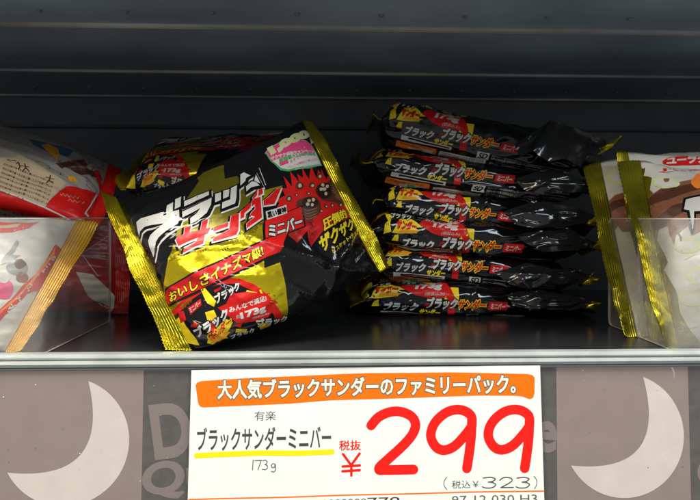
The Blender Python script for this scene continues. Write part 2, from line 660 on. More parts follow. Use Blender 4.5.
# printed artwork of the black bag, in film millimetres (x from the left seal, y up from the bottom fold)
FRONT_ART = [
    ['P', 0, 'olive', [(69.6,110.1), (88.6,124.7), (89,129.7), (96.1,133.5), (114.7,132.4), (107.2,116.7), (117.1,115.4), (120.7,102.8), (127.1,96.3), (112.6,73), (93.8,64), (34.6,69.8), (48,84.5)]],
    ['P', 0, 'gold_foil', [(23.2,58.8), (36.2,73.1), (45.6,79.6), (74.4,77.4), (102.4,82.3), (116.2,80.5), (102,59.6), (96.5,50.5), (92.1,43.8), (106.2,43.5), (92.7,3.2), (83.3,-0.8), (23.5,4.6), (2.2,28.4)]],
    ['P', 0, 'gold_foil', [(7,138.8), (12.9,129), (9.8,120.7), (16.2,125.2), (14.1,103.7), (10.3,105.1), (11.2,94.5), (19.6,91.9), (5.7,91.4), (1.6,75.7), (-2.5,64.3), (-3.7,51.9), (-6.9,37.6), (-1.6,29.7), (-3.6,15.9), (-8.1,5.5), (-21,32.4), (-5.1,103.8)]],
    ['P', 0, 'gold_foil', [(201.8,133.9), (198.9,85.3), (199.8,76.4), (195.8,72.7), (198.8,59.6), (202.7,59.9), (197.5,49.8), (199.3,42.3), (195.2,38.6), (196.3,31.4), (195.2,18.9), (198.6,4.9), (207.6,1.6), (211.5,128.7)]],
    ['P', 1, 'red', [(106.1,61.8), (133.7,82.9), (132.8,85.7), (141.6,86.2), (143.2,92.4), (147.5,91.8), (150.4,101.8), (151.8,91.1), (158.3,103.8), (159.3,92.2), (162.5,99.7), (165.5,95.1), (170.9,104.5), (169.9,92.3), (181.5,105.3), (178.2,91.5), (186.3,100.4), (187.4,95.2), (190.7,101.9), (189.2,90.5), (194.4,94.6), (194.8,87.6), (198.1,85.5), (197.3,72.1), (198.1,65.9), (195.1,55), (185.7,53.5), (154.6,51.5), (145.9,48.1), (137,44.9), (142.2,56.5), (128.1,51.4), (139.1,59.2), (127.9,60.3)]],
    ['P', 1, 'dark_red', [(123,63.2), (128.1,51.4), (139.1,59.2), (145.3,59.5), (137,44.9), (151.1,52.7), (152.9,67.1), (137.4,73.6)]],
    ['P', 1, 'gold_foil', [(126.3,95.6), (145.1,94.7), (132,84), (123.6,81.8), (119.3,83.1)]],
    ['C', 2, 'cocoa', [(170,83.2), (179,87.3), (190.3,88.6), (198.6,93.7), (195.9,86.4), (199.7,80.7), (201.7,74.8), (200.9,69.1), (195.8,66.7), (187.1,69), (180.3,70.8), (171.1,74)]],
    ['C', 3, 'dark_cocoa', [(171.1,83), (180.2,87.2), (190.3,86.8), (191.7,82.1), (182.7,75.2), (171.8,74.8)]],
    ['C', 2, 'cocoa', [(146.9,78.5), (154.9,80.1), (166.1,77.9), (167.3,72.1), (164,66.3), (155.1,62.9), (147.1,63.2), (144.2,69.1)]],
    ['C', 3, 'dark_cocoa', [(152.6,78.2), (159.4,79.2), (165,76.4), (165.3,72.6), (157.9,69.9), (151.4,72.4)]],
    ['C', 4, 'cream', [(182.8,82.2), (180.6,81.1), (178.6,81.3), (178,82.5), (179.9,83.5), (182.3,83.4)]],
    ['C', 4, 'cream', [(187.5,84.2), (186.1,83.1), (183.6,83.1), (183.2,84.4), (185.7,85.6), (188.1,85.7)]],
    ['C', 4, 'cream', [(179.1,82.4), (177.1,81.7), (175,81.7), (174.7,82.9), (176.3,83.8), (178.3,83.4)]],
    ['C', 4, 'cream', [(181.3,78.3), (179.3,77), (177.5,77.6), (177.8,78.7), (179.4,79.8), (181.6,79.6)]],
    ['C', 4, 'cream', [(159.7,75.9), (158.2,75.1), (156.8,75.4), (156.6,76.8), (158.2,77.6), (159.9,77.2)]],
    ['C', 4, 'cream', [(164.2,75.7), (162.2,74.5), (160.5,75), (161.2,76.4), (162.5,77.6), (164.2,76.9)]],
    ['C', 4, 'cream', [(156.6,73.6), (155,72.9), (153.6,73.2), (153.5,74.6), (155.1,75.5), (156.5,75.1)]],
    ['C', 4, 'cream', [(160.1,72.2), (158.8,71.5), (157.2,71.8), (157.4,73), (158.8,73.8), (160,73.3)]],
    ['C', 4, 'cream', [(183,85.7), (180.6,84.1), (179,84.5), (178.7,86), (181.1,87.2), (183.2,87.1)]],
    ['C', 4, 'milk_cocoa', [(189.6,85.2), (194.1,84.9), (197,82.2), (197.2,81.1), (193.8,83.7)]],
    ['C', 4, 'milk_cocoa', [(189,83.2), (193,83.1), (196.3,80.2), (196.1,79.2), (192.7,81.8)]],
    ['C', 4, 'milk_cocoa', [(188.3,81.2), (191.9,81.3), (195.7,78.2), (195,77.4), (191.6,80)]],
    ['C', 4, 'milk_cocoa', [(187.7,79.2), (190.8,79.5), (195,76.2), (193.9,75.6), (190.5,78.2)]],
    ['C', 4, 'milk_cocoa', [(198.8,81.7), (189.6,77.6), (194.3,74.2), (192.8,73.8), (189.4,76.3)]],
    ['C', 4, 'milk_cocoa', [(197,78.7), (188.5,75.8), (193.7,72.2), (191.7,71.9), (188.3,74.5)]],
    ['C', 4, 'milk_cocoa', [(195.7,76), (187.4,74), (193,70.2), (190.6,70.1), (187.2,72.7)]],
    ['C', 4, 'milk_cocoa', [(194.2,73.3), (197.2,75.2), (192.4,68.3), (189.4,68.3), (196.6,73.5)]],
    ['C', 4, 'milk_cocoa', [(149.3,72.3), (152.9,70), (159.9,69.7), (162.5,69.6), (159.4,68.9), (151.8,69.4)]],
    ['C', 4, 'milk_cocoa', [(148.5,70.4), (151.5,68.1), (158.7,67.8), (161.3,67.7), (158.2,67), (150.5,67.5)]],
    ['C', 4, 'milk_cocoa', [(147.5,68.4), (150.3,66.3), (157.4,65.9), (159.9,65.8), (156.7,65), (149.2,65.6)]],
    ['C', 4, 'milk_cocoa', [(146.4,66.3), (149,64.4), (155.9,63.9), (158.3,63.8), (155.2,63.1), (147.9,63.8)]],
    ['C', 3, 'cocoa', [(162.1,89), (159.2,86.9), (156.5,86.8), (154.5,87.8), (154.7,90.2), (156.2,92.2), (158.5,92.8), (161,92.8), (161.9,91.3)]],
    ['C', 4, 'cream', [(159.9,89.2), (158.2,88.2), (156.5,88.6), (157,90.1), (158.3,91.2), (160.1,91)]],
    ['C', 3, 'cocoa', [(186.1,93.7), (183.9,91.5), (181.2,90.8), (179.1,91.5), (179.2,93.2), (181.4,95.2), (183.2,96.3), (186,96.6), (186.9,95.4)]],
    ['C', 4, 'cream', [(184.6,93.1), (182.3,91.6), (180.8,91.8), (181.4,93.5), (183.5,94.9), (185.4,94.8)]],
    ['C', 3, 'cocoa', [(172.9,86.5), (170,85), (168.4,85.1), (166.6,85.6), (166,87.2), (167.2,88.7), (169.9,90), (172.1,89.9), (172.9,88)]],
    ['C', 4, 'cream', [(171.2,86.5), (169.6,85.8), (168.1,85.9), (168.1,87.2), (169.7,87.9), (171.1,87.7)]],
    ['C', 3, 'cocoa', [(145.9,82.5), (144.4,81.5), (142.1,81.2), (140.8,82.2), (140.7,83.4), (141.6,84.9), (143.3,85.4), (145.1,85.4), (146.2,84.4)]],
    ['C', 4, 'cream', [(144.3,82.8), (143.2,82), (141.9,82.2), (142.2,83.5), (143.5,84.2), (144.7,84)]],
    ['C', 3, 'cocoa', [(174,68.1), (172.1,67.1), (170.5,66.8), (169.5,67.3), (169.3,68.3), (169.8,69.5), (171.6,70.1), (173,69.7), (174.2,69.3)]],
    ['C', 4, 'cream', [(172.9,67.9), (171.9,67.4), (170.8,67.6), (170.8,68.3), (171.8,68.8), (173,68.7)]],
    ['C', 3, 'cocoa', [(181.4,67.6), (180.5,66.7), (178.4,66.3), (177.1,66.6), (177,67.9), (177.6,68.9), (179.3,69.6), (180.8,69.4), (182,68.7)]],
    ['C', 4, 'cream', [(180.5,67.4), (179.4,66.9), (178.5,67.1), (178.4,67.8), (179.5,68.4), (180.5,68.2)]],
    ['C', 3, 'cocoa', [(163.2,81.7), (161.9,81), (160.7,80.7), (159.9,81.4), (159.5,82.1), (160.1,83), (161.2,83.3), (162.6,83.4), (163.4,82.4)]],
    ['C', 4, 'cream', [(162.5,81.5), (161.6,81), (160.8,81.3), (160.8,81.9), (161.6,82.3), (162.4,82.2)]],
    ['C', 3, 'cocoa', [(152,83.6), (151.3,83), (150,82.8), (149.5,83.3), (149.2,84.2), (149.6,84.9), (150.9,85.3), (151.5,84.9), (152.3,84.5)]],
    ['C', 4, 'cream', [(151.4,83.5), (150.8,83.1), (150.2,83.3), (150.3,83.9), (150.9,84.2), (151.5,84.1)]],
    ['C', 3, 'cocoa', [(165.8,65.8), (165,65.1), (163.5,64.9), (162.8,65.5), (162.5,66.2), (163.3,67), (164.4,67.4), (165.7,67.6), (166.3,66.9)]],
    ['C', 4, 'cream', [(165.3,65.6), (164.5,65.2), (163.6,65.5), (163.6,66.1), (164.5,66.6), (165.3,66.3)]],
    ['C', 3, 'cocoa', [(194.1,67.1), (192.3,65.8), (189.3,65.2), (187,65.2), (187.3,66.8), (188.5,68.2), (189.9,69), (192.8,69.2), (194.7,68.5)]],
    ['C', 4, 'cream', [(192.3,66.8), (190.6,65.8), (189.3,66.1), (189.5,67), (191.1,67.9), (192.6,67.8)]],
    ['P', 2, 'green', [(148.3,126.2), (156.4,131.5), (174,134.8), (190.5,128.1), (194.3,122.8), (194.7,113.8), (193.9,104.4), (176.4,102.1), (156.8,103.7), (150.7,106.6), (148.3,116.8)]],
    ['P', 3, 'white', [(149.3,126.2), (156.2,130.4), (173.6,134), (190.1,127.4), (193.5,122.4), (193.7,113.8), (192.6,105.9), (177.7,104.6), (157.7,105.1), (152.5,107.8), (149.5,117)]],
    ['P', 4, 'pink', [(149.8,126.2), (156.3,130), (173.5,133.8), (190,127.2), (193.3,122.3), (193.1,118.1), (183.9,123.8), (149.5,118.3)]],
    ['T', 6, 'pale_green', '1,000', [(154.6,130.3), (196.7,138.6), (195.2,130.9), (153.1,121.2)], 0.05, 0],
    ['T', 5, 'white', '1,000', [(154.6,130.3), (196.7,138.6), (195.2,130.9), (153.1,121.2)], 0.09, 0],
    ['T', 5, 'white', '名様', [(198.9,138.9), (193,124), (198.6,127.6), (195.7,130.2)], 0.02, 0],
    ['T', 5, 'white', 'ザクザク感謝キャンペーン', [(149.9,120.2), (192.4,119), (191.7,115.8), (149,116.8)], 0.05, 0],
    ['P', 4, 'pink', [(149.5,118.3), (183.9,123.8), (193.1,118.1), (192.8,115.8), (149,116.3)]],
    ['T', 5, 'green', '総額最大5,000円相当', [(155.1,115.9), (191.9,116.1), (191.7,113.5), (154.3,112.8)], 0.04, 0],
    ['P', 4, 'pink', [(153.7,113), (162.1,113.1), (160.8,109.9), (152.7,109.8)]],
    ['T', 5, 'pink', 'キャッシュバック', [(162.9,112), (191.8,120.8), (190.6,117), (162.1,108.9)], 0.02, 0],
    ['T', 5, 'pink', 'くわしくは裏面をご覧ください', [(157.3,107.5), (192.5,111.1), (192.2,108.8), (157.2,105.6)], 0, 0],
    ['T', 5, 'white', '応募期間', [(163.1,104.4), (192.5,105.7), (192.7,104.2), (163.3,102.8)], 0, 0],
    ['E', 1, 'white', [[(25.3,110.3), (30,110.2), (49.3,103.6), (47.3,101.4), (49.5,101), (60.2,101), (56.8,93.6), (53.7,90), (43.6,88.8), (36.7,87.5), (33.1,85.8), (25.8,77.3), (26.4,84.3), (28,90), (31.8,92.8), (38.2,93.6), (44.9,95.2), (29.8,101.7), (24.9,101.4), (22.2,98), (23.1,104.4)], [(53.7,107.6), (59.6,109.4), (55.4,101.2), (49.7,100.8)], [(62.4,111.4), (67.7,112), (62.6,103.5), (57.4,102.3)], [(67.9,107.2), (89.6,108.4), (87.5,104.9), (65.2,102.4)], [(61.6,98.5), (87.9,101.6), (83.7,95.8), (77.2,90.8), (68.5,87.5), (61.7,86.5), (64,91), (70.5,93), (75.3,96.2), (59.2,93.7)], [(92.3,103.8), (97.2,103.5), (92.7,96.9), (87.7,96.5)], [(99.4,104.2), (104.7,104), (99.9,97.7), (94.9,97.2)], [(106.3,104.4), (112,105.1), (105.1,95.3), (101.2,91.1), (89.4,90.3), (92.8,94.9), (99.8,95.4)], [(120.2,113.3), (123.6,113.8), (126.6,109.1), (122.4,108.4), (120.1,106.1), (114,103.6)], [(117.2,100.9), (124.1,103.6), (126.9,101.8), (127.6,98.2), (120.8,98.9), (115.1,97.3)], [(130.6,107.9), (129.2,99.6), (127.7,101.5), (126.3,103.5)]], 1.9],
    ['E', 2, 'black_film', [[(24.9,112.1), (29.6,112.2), (49,104.7), (47.1,102.6), (49.3,102.4), (60.1,102.3), (56.7,94.9), (53.6,91.4), (43.4,90.1), (36.4,88.8), (32.8,86.9), (25.5,78.7), (26.2,85.4), (27.7,91.5), (31.5,94), (38,95.1), (44.6,96.6), (29.4,103.4), (24.5,103.1), (21.6,100.2), (22.6,106)], [(53.6,109.5), (59.6,111.2), (55.2,102.5), (49.5,102.2)], [(62.4,113.1), (67.7,113.7), (62.6,105), (57.2,103.5)], [(67.8,108.6), (89.6,110), (87.5,106.4), (65.1,103.9)], [(61.5,99.8), (87.9,103), (83.8,97.3), (77.1,91.9), (68.4,88.7), (61.5,87.5), (63.9,92.3), (70.5,94.4), (75.3,97.7), (59.1,94.9)], [(92.3,105.3), (97.2,105), (92.6,98.1), (87.8,97.9)], [(99.4,105.7), (104.8,105.4), (99.9,99), (94.8,98.3)], [(106.3,105.8), (112,106.5), (105,96.5), (101.1,92.3), (89.4,91.5), (92.6,96.1), (99.7,96.6)], [(120.1,114.6), (123.5,115.1), (126.6,110.5), (122.4,109.8), (120.1,107.5), (114.1,105)], [(117.4,102.5), (124.1,105), (126.9,103.2), (127.5,99.5), (120.7,100), (114.9,98.4)], [(130.6,109.3), (129.1,100.9), (127.7,102.8), (126.3,104.9)]], 1.9],
    ['P', 3, 'white', [(24.7,113), (29.5,113), (49,105.3), (47,103.3), (49.2,103), (60,102.9), (56.6,95.5), (53.6,92.1), (43.3,90.8), (36.3,89.5), (32.8,87.5), (25.4,79.3), (26.1,85.9), (27.5,92.2), (31.4,94.8), (37.9,95.9), (44.6,97.3), (29.3,104.3), (24.3,104.1), (21.4,101), (22.5,106.7)]],
    ['P', 3, 'white', [(53.6,110.4), (59.6,112.2), (55.2,103.1), (49.5,102.9)]],
    ['P', 3, 'white', [(62.3,114), (67.7,114.5), (62.6,105.8), (57.1,104.1)]],
    ['P', 3, 'white', [(67.7,109.3), (89.7,110.8), (87.6,107.2), (65.1,104.7)]],
    ['P', 3, 'white', [(61.4,100.5), (88,103.8), (83.9,98.1), (77,92.6), (68.3,89.3), (61.4,88.1), (63.9,93), (70.5,95.1), (75.3,98.4), (59,95.5)]],
    ['P', 3, 'white', [(92.3,106.1), (97.2,105.8), (92.8,99), (87.8,98.7)]],
    ['P', 3, 'white', [(99.5,106.4), (104.8,106.2), (100,99.8), (94.9,99.2)]],
    ['P', 3, 'white', [(106.4,106.5), (112,107.2), (104.9,97.1), (101.1,93), (89.3,92.1), (92.6,96.7), (99.6,97.1)]],
    ['P', 3, 'white', [(120.1,115.3), (123.5,115.7), (126.6,111.2), (122.4,110.6), (120.1,108.3), (114.1,105.7)]],
    ['P', 3, 'white', [(117.5,103.3), (124.1,105.8), (126.9,103.9), (127.6,100.2), (120.9,100.9), (114.9,99)]],
    ['P', 3, 'white', [(130.7,110.1), (129.1,101.5), (127.7,103.5), (126.3,105.6)]],
    ['S', 3, 'white', [(136,113.6), (132.3,99.1)], 0.5],
    ['S', 3, 'white', [(21.6,97.3), (25.3,99.8), (31.1,99.7), (43,96.5)], 0.4],
    ['E', 2, 'black_film', [[(45.5,81), (47.9,82.4), (72.1,80.5), (68,76.9), (45,75.7)], [(55.1,86.1), (60.1,86.2), (52.8,77.1), (49,76.8)], [(69.1,86.6), (74,86.8), (65.1,76.4), (60.6,70.5), (45.7,70), (48.1,72.4), (55.9,73.4), (61.2,77)], [(73.8,79.2), (86.2,80.3), (83.9,77.2), (72.1,76.9)], [(91,83.8), (97.7,84), (89.4,72.4), (85.9,69.8), (66.9,69.9), (69.7,72.6), (83.4,74.9)], [(95.9,79.4), (99.5,84.7), (112.3,89.2), (108.1,84.9), (101.4,82.6), (99.1,79.8)], [(112.3,89.2), (115.8,91), (121.3,90.9), (111.9,75.8), (95.7,71.5), (98.3,75), (107,77.7), (105.5,79.4), (102.5,78.6), (106.8,81.6), (111.1,83.1), (113.3,86.6), (109.8,85.5)], [(115.4,92.4), (122.2,96.4), (119.7,93), (114.5,90.5)], [(122.9,96), (126.7,96.4), (124.8,92.7), (120.1,91.7)], [(121.6,87.2), (128.3,89.1), (137.4,92.3), (141.3,92.1), (132,85), (128,82.3), (118.9,83.5)]], 1.5],
    ['E', 3, 'white', [[(46.6,81.3), (49.1,82.7), (73.3,80.9), (69.2,77.2), (46.1,75.9)], [(56.3,86.3), (61.3,86.6), (54,77.4), (50.2,77.1)], [(70.4,87), (75.2,87.2), (66.3,76.8), (61.8,71), (46.8,70.2), (49.3,72.7), (57,73.8), (62.4,77.4)], [(75.1,79.6), (87.5,80.7), (85.2,77.6), (73.3,77.3)], [(92.3,84.2), (99.1,84.4), (90.7,72.8), (87.2,70.1), (68.2,70.4), (71,73), (84.8,75.3)], [(97.2,79.7), (100.9,85.1), (113.8,89.6), (109.6,85.3), (102.8,83), (100.4,80.1)], [(113.8,89.6), (117.3,91.4), (122.8,91.3), (113.4,76.1), (97.1,71.9), (99.7,75.4), (108.4,78.1), (107,79.8), (103.9,79), (108.2,82), (112.5,83.5), (114.7,87), (111.2,86)], [(116.9,92.8), (123.6,96.8), (121.1,93.4), (116,90.9)], [(124.3,96.3), (128.2,96.8), (126.2,93), (121.5,92.1)], [(123.1,87.7), (129.7,89.4), (139,92.8), (142.9,92.5), (133.5,85.4), (129.5,82.7), (120.3,83.9)]], 0.75],
    ['P', 4, 'red', [(46.5,81.9), (49,83.3), (73.3,81.5), (69.1,77.8), (46,76.5)]],
    ['P', 4, 'red', [(56.2,86.8), (61.2,87.1), (53.9,77.9), (50.1,77.6)]],
    ['P', 4, 'red', [(70.2,87.5), (75.1,87.7), (66.2,77.3), (61.8,71.5), (46.7,70.7), (49.2,73.3), (57,74.4), (62.3,77.9)]],
    ['P', 4, 'red', [(75,80.2), (87.5,81.2), (85.1,78.1), (73.3,77.8)]],
    ['P', 4, 'red', [(92.3,84.8), (99,84.9), (90.6,73.3), (87.2,70.6), (68.1,70.9), (70.9,73.5), (84.7,75.8)]],
    ['P', 4, 'red', [(97.2,80.3), (100.8,85.7), (113.7,90.2), (109.5,85.9), (102.7,83.5), (100.4,80.7)]],
    ['P', 4, 'red', [(113.7,90.2), (117.2,92), (122.7,91.8), (113.3,76.6), (97,72.4), (99.6,76), (108.4,78.6), (106.9,80.3), (103.9,79.5), (108.2,82.5), (112.4,84), (114.6,87.6), (111.2,86.5)]],
    ['P', 4, 'red', [(116.8,93.4), (123.5,97.3), (121,93.9), (115.9,91.5)]],
    ['P', 4, 'red', [(124.2,96.8), (128.1,97.4), (126.1,93.6), (121.4,92.6)]],
    ['P', 4, 'red', [(123.1,88.3), (129.6,89.9), (138.9,93.4), (142.8,93.1), (133.4,86), (129.4,83.2), (120.3,84.4)]],
    ['P', 3, 'white', [(119,79.9), (138.1,79.5), (134.5,73.3), (115.8,73.6)]],
    ['T', 4, 'black_film', '黒い雷神', [(119.7,79), (136.8,78.5), (134.3,74.2), (117.6,74.5)], 0.05, 0],
    ['P', 2, 'black_film', [(113.8,74.3), (150.7,74.9), (143.4,59.8), (102.8,59.5)]],
    ['P', 3, 'red', [(113.9,73.3), (148.7,74.3), (142.3,60.6), (104.6,60.3)]],
    ['T', 4, 'black_film', 'ミニバー', [(114.2,69.6), (144.7,68.2), (140.2,60.8), (109.1,61.7)], 0.11, 0],
    ['T', 5, 'white', 'ミニバー', [(114.2,69.6), (144.7,68.2), (140.2,60.8), (109.1,61.7)], 0.045, 0],
    ['T', 4, 'black_film', '圧倒的', [(159.9,59.5), (193.4,62.9), (190.3,55), (157,51.6)], 0.1, 0],
    ['T', 5, 'yellow', '圧倒的', [(159.9,59.5), (193.4,62.9), (190.3,55), (157,51.6)], 0.045, 0],
    ['T', 4, 'black_film', 'ザクザク', [(148.6,48.7), (197.1,53.4), (193,44.2), (144,38)], 0.1, 0],
    ['T', 5, 'yellow', 'ザクザク', [(148.6,48.7), (197.1,53.4), (193,44.2), (144,38)], 0.045, 0],
    ['T', 5, 'yellow', 'ビスケット×チョコ', [(154.2,37), (193.8,42.6), (192.8,38.9), (154,33.5)], 0.02, 0],
    ['T', 5, 'white', '写真はイメージ', [(173.6,21), (190,25.5), (189.5,22.8), (172.4,18.1)], 0, 0],
    ['P', 3, 'black_film', [(21.1,53.6), (105.1,61.6), (129.1,61.7), (110.3,48.9), (97,48.5), (9.3,38.8)]],
    ['P', 4, 'red', [(21.8,52.5), (104.3,60.5), (126.5,61.1), (110.3,50.1), (97.3,50), (9.6,40.6)]],
    ['T', 5, 'black_film', 'おいしさイナズマ級!', [(22.8,49.9), (99.4,58.1), (96.6,51.7), (20.3,42.3)], 0.09, 0],
    ['T', 6, 'yellow', 'おいしさイナズマ級!', [(22.8,49.9), (99.4,58.1), (96.6,51.7), (20.3,42.3)], 0.025, 0],
    ['P', 1, 'red', [(-5.4,19.6), (3.7,31.4), (21.2,37.5), (35.6,43.5), (50,47), (62.1,46.5), (71.3,42.8), (79.4,36.1), (85.7,25.3), (89.2,11.7), (90.5,-1.6), (75.9,-4), (18.8,1.5)]],
    ['P', 2, 'black_film', [(-1,18), (7.3,28.2), (24.4,33.8), (36.7,39.7), (49.6,43.4), (60.1,42.9), (68.2,40.1), (75.3,33.5), (79.7,24.1), (82.6,12.6), (83.7,-1.1), (70,-3.7), (18.8,1.5)]],
    ['P', 3, 'red', [(81.9,32.9), (81.9,28.2), (87.2,27.7), (83,23.8), (89.3,20.6), (89.3,18.6), (80.6,22.9), (84,26.6), (79.7,26.7), (79.3,33)]],
    ['P', 4, 'yellow', [(81.8,31.7), (81.5,27.4), (85.8,27.2), (82.1,23.5), (87.4,20.8), (81,23.5), (84.1,26.5), (80.4,26.7), (80.3,31.9)]],
    ['P', 3, 'yellow', [(44.7,44.3), (47.6,44), (49.6,33.7), (46.5,30.6), (43.7,34.1), (44,38.8)]],
    ['P', 3, 'yellow', [(39.4,28.7), (45.3,28.6), (44.8,23.8), (40.2,21.8), (37.9,23.2)]],
    ['P', 3, 'yellow', [(16.2,27.9), (24.6,31), (22.1,24.1), (22.8,16.5), (23.7,10.4), (23.2,4.6), (2.5,11.1), (7.9,16.7), (6.6,22.8)]],
    ['P', 3, 'yellow', [(29.1,5.7), (34.1,12.8), (49.5,20.6), (52.5,17.1), (44.2,9.7), (32.2,4.3)]],
    ['P', 3, 'yellow', [(72.4,34.4), (78,30.8), (73.2,28.6), (69.4,32.2)]],
    ['P', 3, 'yellow', [(68.1,10.6), (79.4,6.1), (78.2,-1.9), (70.3,-0)]],
    ['P', 3, 'yellow', [(52.4,11.7), (59.7,8.5), (58.5,5), (50.8,8.5)]],
    ['P', 4, 'red', [(22.3,33.4), (26.6,33.2), (24.9,26.4), (19.1,24.5)]],
    ['P', 4, 'red', [(26.9,22.6), (31.5,22.5), (29.2,19.5), (25.2,20.9)]],
    ['P', 4, 'red', [(40.3,23.4), (40.6,14.8), (46.5,14.8), (35.8,8.4), (31.8,8)]],
    ['P', 4, 'red', [(52,14.7), (58.7,15.1), (55.6,11.4)]],
    ['P', 4, 'red', [(52.1,40.9), (56.8,41.6), (56.8,40), (51.8,39.1)]],
    ['P', 4, 'amber', [(34.4,8.7), (45.4,12.2), (47.8,10.3), (41.3,7.2), (31.1,5)]],
    ['P', 4, 'amber', [(69.1,6.2), (78.5,2.1), (75.7,-1.1), (70.1,0.4)]],
    ['P', 4, 'red', [(30.5,34.8), (41.3,38.1), (39.9,34), (29.5,29.4)]],
    ['T', 5, 'white', 'ミニバー', [(30.9,34.3), (40.5,37.4), (39.5,34.4), (30.5,30.6)], 0.03, 0],
    ['T', 4, 'gold', 'ザクザク', [(26.4,37.8), (36.1,41.6), (35.9,38.2), (26.3,34.2)], 0.03, 0],
    ['T', 5, 'black_film', 'ブラック', [(50.2,37.5), (69.7,41.2), (68.1,36.5), (49.1,31.9)], 0.12, 0],
    ['T', 6, 'white', 'ブラック', [(50.2,37.5), (69.7,41.2), (68.1,36.5), (49.1,31.9)], 0.05, 0],
    ['T', 5, 'black_film', 'ブラック', [(25.7,18.9), (53.3,27.7), (51.9,21.6), (25.6,11.2)], 0.12, 0],
    ['T', 6, 'white', 'ブラック', [(25.7,18.9), (53.3,27.7), (51.9,21.6), (25.6,11.2)], 0.05, 0],
    ['T', 5, 'yellow', 'サンダー', [(32.7,13.1), (52.8,21.6), (51.3,16.3), (31.2,6.8)], 0.12, 0],
    ['T', 6, 'red', 'サンダー', [(32.7,13.1), (52.8,21.6), (51.3,16.3), (31.2,6.8)], 0.04, 0],
    ['T', 5, 'black_film', 'ブラック', [(68.6,13.8), (93.2,7.2), (92.9,-1), (67.4,6.8)], 0.12, 0],
    ['T', 6, 'white', 'ブラック', [(68.6,13.8), (93.2,7.2), (92.9,-1), (67.4,6.8)], 0.05, 0],
    ['T', 5, 'white', 'ブラック', [(46.6,7.5), (64.8,7.7), (64,0.3), (45.8,4.5)], 0.05, 0],
    ['P', 5, 'red', [(48.3,29.2), (54.6,30.1), (60.3,35.1), (71.1,33.6), (85.2,27.4), (81.8,14.7), (77.8,12.2), (65.6,13), (55,15.8), (51,23.6)]],
    ['T', 6, 'white', 'みんなで満足!', [(54.8,27.5), (82.9,27.2), (82,23.8), (53.8,23.8)], 0.03, 0],
    ['T', 6, 'white', '約', [(56.6,21.1), (58.9,21.2), (58.2,18.6), (56,18.4)], 0, 0],
    ['T', 6, 'white', '173g', [(60.1,21.6), (78.4,21.6), (77.8,16.7), (58.9,16.7)], 0.05, 0],
    ['T', 6, 'white', '(個装込み)', [(66.2,16.7), (79.6,15.5), (79.3,13.8), (66.1,14.7)], 0, 0],
]
